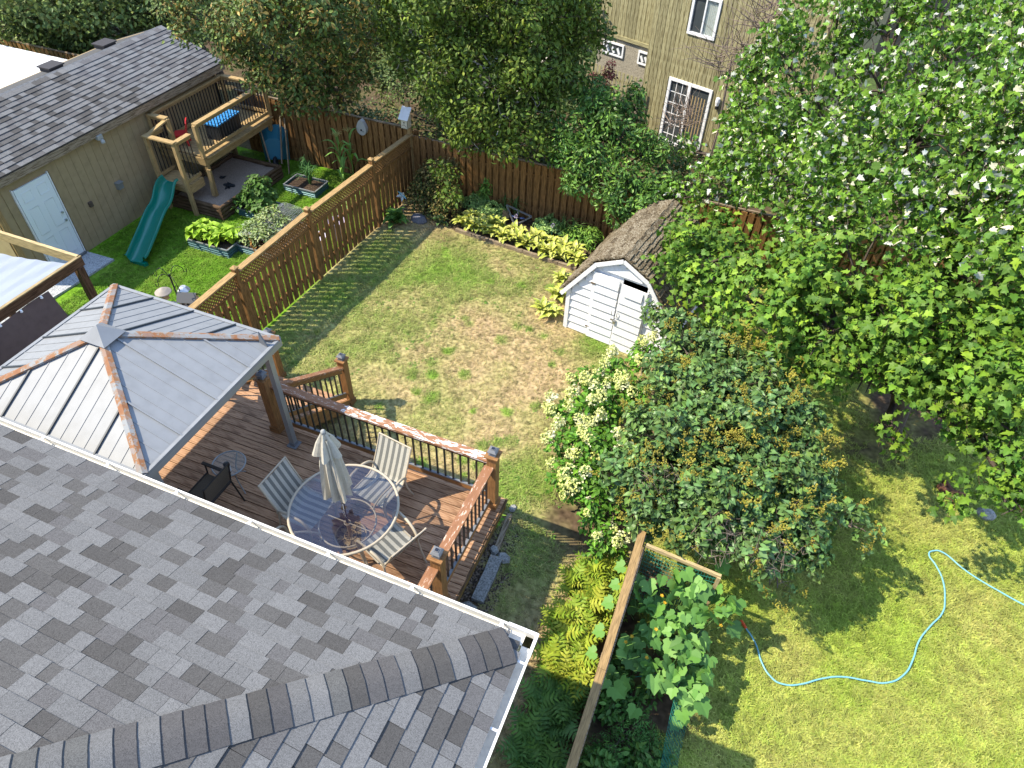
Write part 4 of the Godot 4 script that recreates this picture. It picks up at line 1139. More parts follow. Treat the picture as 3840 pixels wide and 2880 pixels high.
func play():
	R.seed = 31
	var t = thing("play_platform", "raised wooden play platform with railings against the garage", "play structure")
	var y = 1.4; var xa = -14.62; var xb = -13.2; var za = -15.1; var zb = -12.35
	var z = za + 0.07
	while z < zb:
		piece(t, "floor_board", M.play_x, Vector3((xa + xb) / 2 + 0.04, y - 0.016, z), Vector3(xb - xa + 0.12 + rf(-0.02, 0.03), 0.032, 0.136), rf(0.8, 1.1))
		z += 0.142
	piece(t, "edge_beam", M.play_z, Vector3(xb + 0.0, y - 0.13, (za + zb) / 2), Vector3(0.04, 0.19, zb - za), 0.8)
	piece(t, "edge_beam", M.play_x, Vector3((xa + xb) / 2, y - 0.13, zb - 0.02), Vector3(xb - xa, 0.19, 0.04), 0.8)
	for e in [[xb - 0.04, zb - 0.06, 0.0], [xb - 0.04, za + 0.06, 0.0], [xb - 0.9, zb - 0.8, 0.0], [xa + 0.1, za + 0.3, 0.0]]: piece(t, "leg", M.play_y, Vector3(e[0], y / 2, e[1]), Vector3(0.09, y, 0.09), 0.75)
	bar(t, "brace", M.play_y, Vector3(xb + 0.05, 1.1, zb + 0.02), Vector3(xb - 0.02, 0.35, zb + 0.04), 0.04, 0.09, 0.9)
	var rt = y + 0.86
	var run = func(a, b, yy, topy):
		bar(t, "top_rail", M.play_z, Vector3(a.x, topy, a.z), Vector3(b.x, topy, b.z), 0.14, 0.036, rf(0.95, 1.15))
		bar(t, "rail", M.play_z, Vector3(a.x, topy - 0.06, a.z), Vector3(b.x, topy - 0.06, b.z), 0.04, 0.085, 0.85)
		bar(t, "bottom_rail", M.play_z, Vector3(a.x, yy + 0.1, a.z), Vector3(b.x, yy + 0.1, b.z), 0.04, 0.085, 0.85)
		var n = int(a.distance_to(b) / 0.105)
		for i in n:
			var p = a.lerp(b, (i + 0.5) / n)
			bar(t, "baluster", M.black, Vector3(p.x, yy + 0.12, p.z), Vector3(p.x, topy - 0.08, p.z), 0.018, 0.018)
	var c1 = Vector3(xb - 0.02, 0, zb); var c2 = Vector3(xb - 0.02, 0, za); var c3 = Vector3(xa, 0, za); var c4 = Vector3(xa, 0, zb); var c5 = Vector3(xb - 0.85, 0, zb)
	run.call(c1, c2, y, rt); run.call(c2, c3, y, rt); run.call(c3, c4, y, rt); run.call(c4, c5, y, rt)
	for p in [c1, c2, c3, c4, c5]: piece(t, "rail_post", M.play_y, Vector3(p.x, y + 0.42, p.z), Vector3(0.09, 0.84, 0.09), rf(0.9, 1.05))
	# lower landing with the slide
	var ly = 0.86; var la = -14.28; var lb = -13.42; var lz0 = -12.3; var lz1 = -11.75
	z = lz0 + 0.07
	while z < lz1 + 0.02:
		piece(t, "landing_board", M.play_x, Vector3((la + lb) / 2, ly - 0.016, z), Vector3(lb - la + 0.08, 0.032, 0.136), rf(0.9, 1.15))
		z += 0.142
	piece(t, "landing_beam", M.play_z, Vector3(lb + 0.02, ly - 0.13, (lz0 + lz1) / 2), Vector3(0.04, 0.19, lz1 - lz0), 0.95)
	piece(t, "landing_beam", M.play_x, Vector3((la + lb) / 2, ly - 0.1, lz1 + 0.02), Vector3(lb - la, 0.13, 0.04), 0.9)
	for e in [[la, lz1], [lb, lz1]]: piece(t, "landing_post", M.play_y, Vector3(e[0], 1.0, e[1]), Vector3(0.09, 2.0, 0.09), 1.0)
	var f1 = Vector3(la, 0, lz1); var f2 = Vector3(lb, 0, lz1); var f3 = Vector3(lb, 0, lz0); var f4 = Vector3(la, 0, lz0)
	run.call(f2, f3, ly, 2.0); run.call(f4, f1, ly, 2.0)
	bar(t, "top_rail", M.play_x, f1 + Vector3(-0.05, 2.02, 0), f2 + Vector3(0.05, 2.02, 0), 0.14, 0.036, 1.15)
	bar(t, "top_rail", M.play_x, Vector3(la, 2.0, lz1 - 0.05), Vector3(xb - 0.85, 2.24, zb), 0.12, 0.036, 1.0)
	# slide: a wavy trough with raised sides
	var s = thing("slide", "dark green wavy plastic slide coming off the play platform", "slide")
	var path = arc([Vector3(-13.86, ly + 0.04, -11.72), Vector3(-13.84, ly - 0.02, -11.5), Vector3(-13.7, 0.62, -11.1), Vector3(-13.62, 0.52, -10.75), Vector3(-13.5, 0.34, -10.3), Vector3(-13.38, 0.24, -9.95), Vector3(-13.24, 0.13, -9.55), Vector3(-13.2, 0.12, -9.4)], 6)
	var mb = MB.new()
	var prof = [Vector2(-0.27, 0.12), Vector2(-0.25, 0.165), Vector2(-0.215, 0.165), Vector2(-0.2, 0.11), Vector2(-0.17, 0.03), Vector2(-0.1, 0.0), Vector2(0.1, 0.0), Vector2(0.17, 0.03), Vector2(0.2, 0.11), Vector2(0.215, 0.165), Vector2(0.25, 0.165), Vector2(0.27, 0.12)]
	var rows = []
	for i in path.size():
		var d = (path[min(i + 1, path.size() - 1)] - path[max(i - 1, 0)]).normalized()
		var sd = d.cross(Vector3.UP).normalized(); var nn = sd.cross(d)
		var row = []
		for q in prof: row.append(path[i] + sd * q.x + nn * q.y)
		rows.append(row)
	for i in rows.size() - 1:
		for j in prof.size() - 1:
			var nv = []
			for ii in [i, i + 1]:
				for jj in [j, j + 1]:
					var du = rows[min(ii + 1, rows.size() - 1)][jj] - rows[max(ii - 1, 0)][jj]
					var dv = rows[ii][min(jj + 1, prof.size() - 1)] - rows[ii][max(jj - 1, 0)]
					nv.append(dv.cross(du).normalized())
			mb.stri(rows[i][j], rows[i + 1][j + 1], rows[i + 1][j], nv[0], nv[3], nv[2])
			mb.stri(rows[i][j], rows[i][j + 1], rows[i + 1][j + 1], nv[0], nv[1], nv[3])
	part(s, "trough", mb, M.slide)
	mb = MB.new(); mb.at(Vector3(-13.2, 0.06, -9.46), Vector3(0.46, 0.12, 0.1))
	part(s, "foot", mb, M.slide)
	# red chair and toy chest
	t = thing("toy_chair", "small red plastic chair on the play platform", "chair", Vector3(-14.18, y, -12.75), 2.2)
	mb = MB.new(); mb.at(Vector3(0, 0.28, 0), Vector3(0.32, 0.03, 0.3)); part(t, "seat", mb, M.red)
	mb = MB.new(); mb.poly([Vector3(-0.16, 0.3, 0.13), Vector3(0.16, 0.3, 0.13), Vector3(0.15, 0.58, 0.2), Vector3(0.1, 0.64, 0.21), Vector3(-0.1, 0.64, 0.21), Vector3(-0.15, 0.58, 0.2)], Vector3(0, 0, 0.025)); part(t, "backrest", mb, M.red)
	for e in [[-1, -1], [1, -1], [-1, 1], [1, 1]]:
		mb = MB.new(); mb.beam(Vector3(e[0] * 0.12, 0.27, e[1] * 0.11), Vector3(e[0] * 0.16, 0.0, e[1] * 0.15), 0.045, 0.045); part(t, "leg", mb, M.red)
	t = thing("toy_chest", "dark plastic box with bright blue lid on platform", "storage box", Vector3(-13.62, y, -13.7), 0.05)
	mb = MB.new(); mb.at(Vector3(0, 0.2, 0), Vector3(0.42, 0.4, 0.9)); part(t, "box", mb, M.tank)
	mb = MB.new(); mb.at(Vector3(0, 0.42, 0), Vector3(0.47, 0.035, 0.96)); part(t, "lid", mb, M.blue)
	for k in 4:
		mb = MB.new(); mb.at(Vector3(0, 0.445, -0.33 + k * 0.22), Vector3(0.36, 0.02, 0.13)); part(t, "lid_rib", mb, M.blue)
	# sand pit of stacked logs
	t = thing("sandbox", "sand pit walled with stacked dark logs under the platform", "sandbox")
	for k in 4:
		var yy = 0.055 + k * 0.1
		for e in [[Vector3(-14.25, yy, -11.88), Vector3(-12.62, yy, -11.88)], [Vector3(-12.66, yy, -11.82), Vector3(-12.6, yy, -14.36)], [Vector3(-12.58, yy, -14.32), Vector3(-14.3, yy, -14.32)], [Vector3(-14.22, yy, -14.36), Vector3(-14.22, yy, -11.84)]]:
			mb = MB.new(); mb.tube([e[0], e[1]], 0.053, 9); part(t, "log", mb, M.log_x if abs(e[0].x - e[1].x) > 1.0 else M.log_z)
	mb = MB.new()
	for i in 8:
		for j in 12:
			var f = func(a, b): return Vector3(lerpf(-14.2, -12.66, a / 8.0), 0.3 + 0.03 * N1.get_noise_2d(a * 90.0, b * 90.0), lerpf(-14.28, -11.93, b / 12.0))
			mb.quad(f.call(i, j), f.call(i + 1, j), f.call(i + 1, j + 1), f.call(i, j + 1))
	part(t, "sand", mb, M.sand)
	for e in [["black rubbery scrap lying on the sand pit sand", Vector3(-13.25, 0.31, -12.95), 0.2], ["small black toy lying deep in the sand pit", Vector3(-13.7, 0.31, -13.25), 0.1]]:
		mb = MB.new()
		for k in 7:
			var a = rf(0, TAU)
			mb.tube([Vector3(rf(-0.4, 0.4), 0.02, rf(-0.4, 0.4)) * e[2], Vector3(cos(a), 0.12, sin(a)) * e[2] * 0.5, Vector3(cos(a), 0.03, sin(a)) * e[2] * rf(0.7, 1.1)], [e[2] * 0.16, e[2] * 0.2, e[2] * 0.08], 5)
		single("sand_toy", e[0], "toy", mb, M.tank, "", e[1])
	# wheelbarrow tipped against the fence
	t = thing("wheelbarrow", "blue wheelbarrow tipped up against the back fence", "wheelbarrow", Vector3(-13.15, 0.1, -14.95), 0.5)
	mb = MB.new()
	var tp = [Vector3(-0.34, 0.05, 0), Vector3(0.34, 0.05, 0), Vector3(0.4, 0.85, -0.2), Vector3(0.2, 1.0, -0.24), Vector3(-0.2, 1.0, -0.24), Vector3(-0.4, 0.85, -0.2)]
	var bt = [Vector3(-0.2, 0.2, 0.26), Vector3(0.2, 0.2, 0.26), Vector3(0.24, 0.65, 0.14), Vector3(0.12, 0.75, 0.11), Vector3(-0.12, 0.75, 0.11), Vector3(-0.24, 0.65, 0.14)]
	for i in 6:
		var k = (i + 1) % 6
		mb.quad(tp[i], tp[k], bt[k], bt[i])
	for i in range(1, 5): mb.tri(bt[0], bt[i], bt[i + 1])
	part(t, "tray", mb, M.barrow)
	for sx in [-1, 1]:
		mb = MB.new(); mb.beam(Vector3(sx * 0.16, 0.1, 0.34), Vector3(sx * 0.32, 1.35, 0.0), 0.035, 0.035); part(t, "handle", mb, M.grey_y)
	mb = MB.new(); mb.tube(ring(Vector3(0, 0, 0), 0.16, 18), 0.045, 7, true)
	var wh = part(t, "wheel", mb, M.tank, Vector3(0, 0.12, 0.36)); wh.rotation.z = PI / 2
	for e in [["grey board leaning at the back fence beside the wheelbarrow", Vector3(-12.55, 0, -14.6), Vector3(-12.9, 1.3, -15.3)]]:
		mb = MB.new(); mb.beam(e[1], e[2], 0.03, 0.09); single("leaning_board", e[0], "board", mb, M.grey_y)

func pergola():
	R.seed = 37
	var t = thing("pergola", "brown beam pergola with plastic sheet roof and brown curtain", "pergola")
	var y = 2.4; var x = -11.2; var z = -6.95
	piece(t, "beam", M.beam_z, Vector3(x, y - 0.09, -4.4), Vector3(0.05, 0.18, 5.1), 1.0)
	piece(t, "beam", M.lumber_x, Vector3(-12.9, y - 0.09, z + 0.03), Vector3(3.4, 0.18, 0.05), 0.85)
	piece(t, "beam_cap", M.lumber_x, Vector3(-12.9, y + 0.01, z + 0.03), Vector3(3.4, 0.02, 0.06), 1.0)
	piece(t, "beam_cap", M.lumber_z, Vector3(x, y + 0.01, -4.4), Vector3(0.06, 0.02, 5.1), 0.7)
	piece(t, "beam", M.lumber_z, Vector3(-14.3, y - 0.09, -4.4), Vector3(0.05, 0.18, 5.1), 1.0)
	for p in [Vector3(x - 0.02, 0, z + 0.12), Vector3(-14.25, 0, z + 0.12)]: piece(t, "post", M.beam_y, p + Vector3(0, 1.11, 0), Vector3(0.13, 2.22, 0.13), 0.95)
	var mb = MB.new()
	var n = 30
	var f = func(i, j):
		var a = float(i) / n; var b = float(j) / n
		var px = lerpf(-14.25, x - 0.05, a); var pz = lerpf(-2.2, z + 0.22 + 0.25 * (1.0 - a) * 0.0 + 0.28 * sin(a * PI) , b)
		var wr = 0.012 * sin(px * 21.0 + pz * 3.0 + 2.0 * N1.get_noise_2d(px * 40.0, pz * 40.0)) * smoothstep(0.6, 1.0, b) + 0.014 * N1.get_noise_2d(px * 170.0, pz * 60.0)
		return Vector3(px, y - 0.03 - 0.11 * sin(a * PI) * sin(b * PI) + wr, pz)
	for i in n:
		for j in n: mb.quad(f.call(i, j), f.call(i + 1, j), f.call(i + 1, j + 1), f.call(i, j + 1))
	part(t, "plastic_sheet", mb, M.tarp)
	mb = MB.new()
	var g = func(i, j):
		var a = i / 60.0; var b = j / 8.0
		var zz = lerpf(-2.2, -6.1 - b * 0.25, a)
		var fold = 0.05 * sin(a * 44.0 * (1.0 + 0.3 * a)) * (1.0 - smoothstep(0.45, 0.62, a)) + 0.02 * sin(a * 19.0)
		return Vector3(x + 0.02 + fold + b * 0.12 * smoothstep(0.4, 1.0, a), y - 0.2 - b * 1.9, zz)
	for i in 60:
		for j in 8: mb.quad(g.call(i, j), g.call(i, j + 1), g.call(i + 1, j + 1), g.call(i + 1, j))
	part(t, "curtain", mb, M.curtain)
	for i in 7:
		mb = MB.new(); mb.lathe(Vector3(0, 0, 0), [[0.0, 0.03], [0.02, 0.02], [0.025, -0.02], [0.0, -0.04]], 8)
		part(t, "bulb", mb, M.plain, Vector3(x + 0.06, y - 0.2, -3.4 - i * 0.42))
	# pole with bird feeders
	var q = Vector3(-10.23, 0, -7.84)
	t = thing("feeder_pole", "black iron pole with curled hooks for bird feeders", "pole", q)
	mb = MB.new(); mb.tube([Vector3.ZERO, Vector3(0, 1.7, 0)], 0.016, 7); part(t, "pole", mb, M.black)
	for e in [[Vector2(-0.86, 0.1), 0.0], [Vector2(0.75, 0.35), -0.1], [Vector2(0.3, -0.75), 0.02], [Vector2(-0.35, 0.6), -0.06]]:
		var d = Vector3(e[0].x, 0, e[0].y) * 0.36
		mb = MB.new()
		mb.tube(arc([Vector3(0, 1.62, 0), d * 0.45 + Vector3(0, 1.8 + e[1], 0), d * 0.9 + Vector3(0, 1.72 + e[1], 0), d + Vector3(0, 1.6 + e[1], 0), d * 1.14 + Vector3(0, 1.58 + e[1], 0), d * 1.2 + Vector3(0, 1.65 + e[1], 0)], 5), 0.007, 5)
		part(t, "hook", mb, M.black)
	var h1 = Vector3(-9.93, 1.02, -7.83)
	t = thing("house_feeder", "toy house shaped bird feeder with dark roof and windows", "bird feeder", h1, 0.35)
	mb = MB.new(); mb.poly([Vector3(-0.16, 0, 0.11), Vector3(0.16, 0, 0.11), Vector3(0.16, 0.17, 0.11), Vector3(-0.16, 0.17, 0.11)], Vector3(0, 0, -0.22))
	mb.poly([Vector3(-0.16, 0.17, 0.11), Vector3(-0.16, 0.17, -0.11), Vector3(-0.16, 0.29, 0)], Vector3(0.32, 0, 0))
	part(t, "wall", mb, mat("feederwall", lin(0.6, 0.56, 0.52), 0.7))
	for s in [-1, 1]: piece(t, "roof", M.lampcap, Vector3(0, 0.245, s * 0.075), Vector3(0.38, 0.014, 0.2), 0.55, Basis(Vector3.RIGHT, s * 0.82))
	for k in 3:
		for w in 2:
			mb = MB.new(); mb.at(Vector3(-0.1 + k * 0.1 + w * 0.028, 0.115, 0.112), Vector3(0.02, 0.04, 0.006)); part(t, "window", mb, M.dark)
	for k in 4:
		mb = MB.new(); mb.at(Vector3(0.162, 0.08 + (k / 2) * 0.055, -0.028 + (k % 2) * 0.05), Vector3(0.006, 0.04, 0.034)); part(t, "window", mb, M.dark)
		mb = MB.new(); mb.at(Vector3(-0.162, 0.08 + (k / 2) * 0.055, -0.028 + (k % 2) * 0.05), Vector3(0.006, 0.04, 0.034)); part(t, "window", mb, M.dark)
	mb = MB.new(); mb.at(Vector3(0, 0.03, 0.14), Vector3(0.32, 0.04, 0.06)); part(t, "seed_tray", mb, M.brownframe)
	t = thing("lantern_feeder", "bird feeder with faceted silver dome on an iron hook", "bird feeder", Vector3(-10.15, 1.05, -7.97))
	mb = MB.new(); mb.lathe(Vector3.ZERO, [[0.0, 0.3], [0.06, 0.28], [0.125, 0.2], [0.125, 0.185]], 8, 1.0, true); part(t, "dome", mb, mat("dome", lin(0.6, 0.62, 0.64), 0.2, null, Vector3.ONE, 0.4))
	mb = MB.new(); mb.lathe(Vector3.ZERO, [[0.06, 0.2], [0.065, 0.0], [0.09, 0.0], [0.09, -0.02]], 10); part(t, "seed_tube", mb, M.bronze)
	t = thing("dome_feeder", "round pottery bird feeder with wide pale lid", "bird feeder", Vector3(-10.52, 1.05, -7.78))
	mb = MB.new(); mb.lathe(Vector3.ZERO, [[0.0, 0.26], [0.03, 0.25], [0.09, 0.22], [0.16, 0.17], [0.165, 0.155], [0.0, 0.15]], 18); part(t, "lid", mb, mat("lidclay", lin(0.32, 0.28, 0.24), 0.6))
	mb = MB.new(); mb.lathe(Vector3.ZERO, [[0.06, 0.16], [0.075, 0.1], [0.08, 0.0], [0.0, -0.01]], 14); part(t, "body", mb, mat("bodyclay", lin(0.42, 0.33, 0.2), 0.6))
	t = thing("dish_feeder", "shallow seed dish hanging from the iron pole", "bird feeder", Vector3(-10.33, 0.95, -7.66))
	mb = MB.new(); mb.lathe(Vector3.ZERO, [[0.0, 0.0], [0.1, 0.0], [0.15, 0.05], [0.155, 0.05], [0.11, -0.012], [0.0, -0.012]], 20); part(t, "dish", mb, mat("dish", lin(0.5, 0.5, 0.47), 0.4))
	mb = MB.new()
	for i in 40: mb.at(Vector3(rf(-0.08, 0.08), 0.012, rf(-0.08, 0.08)), Vector3.ONE * 0.02)
	part(t, "seed", mb, mat("seed", lin(0.2, 0.17, 0.08), 0.9))

func planter(label, x0, x1, z0, z1, h):
	var t = thing("planter_bed", label, "planter")
	for e in [[Vector3(x0, 0, z1), Vector3(x1, 0, z1)], [Vector3(x1, 0, z1), Vector3(x1, 0, z0)], [Vector3(x1, 0, z0), Vector3(x0, 0, z0)], [Vector3(x0, 0, z0), Vector3(x0, 0, z1)]]:
		var mb = MB.new()
		var d = (e[1] - e[0]).normalized(); var o = d.cross(Vector3.UP)
		var n = 12
		for k in n:
			var ya = h * k / n; var yb = h * (k + 1) / n
			var oa = o * 0.012 * sin(k * PI / 1.5); var ob = o * 0.012 * sin((k + 1) * PI / 1.5)
			mb.quad(e[0] + Vector3(0, ya, 0) + oa, e[0] + Vector3(0, yb, 0) + ob, e[1] + Vector3(0, yb, 0) + ob, e[1] + Vector3(0, ya, 0) + oa)
		part(t, "side_panel", mb, M.planter)
		mb = MB.new(); mb.beam(e[0] + Vector3(0, h, 0), e[1] + Vector3(0, h, 0), 0.035, 0.02); part(t, "rim", mb, M.steel)
	var sb = MB.new(); sb.at(Vector3((x0 + x1) / 2, h - 0.07, (z0 + z1) / 2), Vector3(x1 - x0 - 0.04, 0.04, z1 - z0 - 0.04))
	part(t, "soil", sb, M.soil)
	return t

# ---------------------------------------------------------------- the white shed and the house beyond
func gambrel(y):
	if y < 1.1: return 0.0
	if y < 1.92: return (y - 1.1) / 0.82 * 0.57
	return 0.57 + (y - 1.92) / 0.3 * 0.57
func shed():
	R.seed = 43
	var t = thing("garden_shed", "white gambrel shed with worn brown shingle roof and double doors", "shed", Vector3(-3.12, 0, -11.5), -0.157)
	var W = 2.28; var D = 2.45
	var b = MB.new()
	for pl in [[Vector2(0.01, 0.02), Vector2(0.01, 1.1), Vector2(0.57, 1.9), Vector2(1.14, 2.19), Vector2(1.17, 2.17), Vector2(1.17, 0.02)], [Vector2(1.7, 0.02), Vector2(1.7, 1.9), Vector2(2.27, 1.1), Vector2(2.27, 0.02)], [Vector2(1.17, 0.02), Vector2(1.17, 1.6), Vector2(1.7, 1.6), Vector2(1.7, 0.02)], [Vector2(1.17, 1.75), Vector2(1.17, 2.17), Vector2(1.7, 1.9), Vector2(1.7, 1.75)]]:
		b.poly(pl.map(func(q): return Vector3(q.x, q.y, -0.03)), Vector3(0, 0, -0.02))
	b.poly([Vector3(0.01, 0.02, -D), Vector3(W - 0.01, 0.02, -D), Vector3(W - 0.01, 1.1, -D), Vector3(1.71, 1.9, -D), Vector3(1.14, 2.19, -D), Vector3(0.57, 1.9, -D), Vector3(0.01, 1.1, -D)], Vector3(0, 0, 0.02))
	b.at(Vector3(0.02, 0.55, -D / 2), Vector3(0.03, 1.1, D)); b.at(Vector3(W - 0.02, 0.55, -D / 2), Vector3(0.03, 1.1, D))
	part(t, "wall", b, M.siding)
	var tilt = Basis(Vector3.RIGHT, -0.17)
	var y = 0.03
	var k = 0
	while y < 2.1:
		var h = 0.2
		var xl = gambrel(y + h * 0.75); var xr = W - xl
		var segs = [[xl + 0.04, 0.55], [1.75, xr - 0.04]] if y < 1.68 else [[xl + 0.02, xr - 0.02]]
		for s in segs:
			if s[1] - s[0] > 0.05: piece(t, "clapboard", M.siding, Vector3((s[0] + s[1]) / 2, y + h / 2, 0.0), Vector3(s[1] - s[0], h + 0.01, 0.014), rf(0.96, 1.02), tilt)
		y += h; k += 1
	# doors of lapped boards, the second one sagging open a little
	var dl = piece(t, "door", M.siding, Vector3(0.845, 0.88, 0.03), Vector3(0.55, 1.68, 0.03), 1.0)
	for i in 8: piece(t, "door_board", M.siding, Vector3(0.845, 0.15 + i * 0.205, 0.052), Vector3(0.55, 0.205, 0.014), rf(0.98, 1.02), tilt)
	var lean = Basis(Vector3.BACK, -0.025)
	piece(t, "door", M.siding, Vector3(1.44, 0.84, 0.05), Vector3(0.57, 1.66, 0.03), 1.0, lean)
	for i in 8: piece(t, "door_board", M.siding, Vector3(1.44 + (i - 4) * 0.005, 0.11 + i * 0.203, 0.075 + (0.012 if i == 7 else 0.0)), Vector3(0.57 if i != 7 else 0.4, 0.2, 0.016), rf(0.92, 1.0), lean * Basis(Vector3.RIGHT, -0.13))
	for x in [0.555, 1.735]: piece(t, "door_trim", M.siding, Vector3(x, 0.88, 0.025), Vector3(0.035, 1.7, 0.035), 1.0)
	for e in [[0.02, 0.55, 1.1], [W - 0.02, 0.55, 1.1]]: piece(t, "corner_trim", M.siding, Vector3(e[0], e[1], 0.02), Vector3(0.09, e[2], 0.03), 1.0)
	for e in [[0.56, 1.45], [0.56, 0.3], [1.735, 1.2], [1.735, 0.25]]: piece(t, "hinge", M.grey_x, Vector3(e[0], e[1], 0.062), Vector3(0.1, 0.035, 0.012), 0.6)
	for e in [[1.08, 0.95], [1.2, 0.93]]:
		b = MB.new(); b.tube([Vector3(e[0], e[1] + 0.06, 0.09), Vector3(e[0], e[1] + 0.05, 0.12), Vector3(e[0], e[1] - 0.05, 0.12), Vector3(e[0], e[1] - 0.06, 0.09)], 0.007, 5); part(t, "handle", b, M.steel)
	b = MB.new(); b.at(Vector3(1.13, 0.76, 0.1), Vector3(0.13, 0.03, 0.02)); b.at(Vector3(1.16, 0.72, 0.11), Vector3(0.05, 0.07, 0.025)); part(t, "latch", b, M.metal)
	# roof
	var e0 = Vector2(-0.14, 0.96); var e1 = Vector2(0.57, 1.97); var e2 = Vector2(1.14, 2.27)
	b = MB.new(); b.col = Color(0.3, 0.28, 0.25)
	var zf = 0.06; var zb = -D - 0.06
	var sec = [e0, e1, e2, Vector2(W - e1.x, e1.y), Vector2(W - e0.x, e0.y)]
	for i in 4:
		var p = sec[i]; var q = sec[i + 1]
		b.poly([Vector3(p.x, p.y, zf), Vector3(q.x, q.y, zf), Vector3(q.x, q.y, zb), Vector3(p.x, p.y, zb)], Vector3(0, -0.03, 0))
	var roof = part(t, "roof", b, M.old_shingle)
	var tn = [Color(1.1, 1.08, 1.02), Color(0.8, 0.77, 0.72), Color(1.35, 1.27, 1.12), Color(0.5, 0.47, 0.44), Color(0.65, 0.63, 0.6), Color(0.9, 0.87, 0.84), Color(1.6, 1.5, 1.3)]
	var key = func(p): return -p.z
	for i in 4:
		var a = sec[i] if i < 2 else sec[i + 1]; var c = sec[i + 1] if i < 2 else sec[i]
		var up = Vector3(c.x - a.x, c.y - a.y, 0)
		var ln = up.length()
		var rows = int(ceil(ln / 0.105))
		shingles(roof, M.old_shingle, Vector3(a.x, a.y + 0.012, zf), Vector3.FORWARD, up.normalized(), zf - zb, rows, ln / rows, func(_r): return 0.0, func(_r): return zf - zb, 75, key, tn, [0.12, 0.15, 0.18, 0.24, 0.3], 0.026, 0.02)
	for i in 24:
		for s in [-1, 1]:
			b = MB.new(); b.col = tn[R.randi() % 7]
			b.box(Transform3D(Basis(Vector3.BACK, -s * (0.48 + rf(-0.08, 0.2))) * Basis(Vector3.UP, rf(-0.15, 0.15)), Vector3(1.14 + s * 0.085, 2.265 + rf(0, 0.012), zf - 0.06 - i * 0.106)), Vector3(0.19, 0.016, 0.15))
			part(roof, "ridge_cap", b, M.old_shingle)
	for i in 4:
		var p = sec[i]; var q = sec[i + 1]
		bar(t, "gable_trim", M.siding, Vector3(p.x, p.y - 0.06, zf + 0.004), Vector3(q.x, q.y - 0.06, zf + 0.004), 0.025, 0.085, 1.0)
	bar(t, "eave_trim", M.lumber_z, Vector3(W - e0.x - 0.05, 0.9, zf - 0.1), Vector3(W - e0.x - 0.05, 0.9, zb), 0.03, 0.1, 0.9)

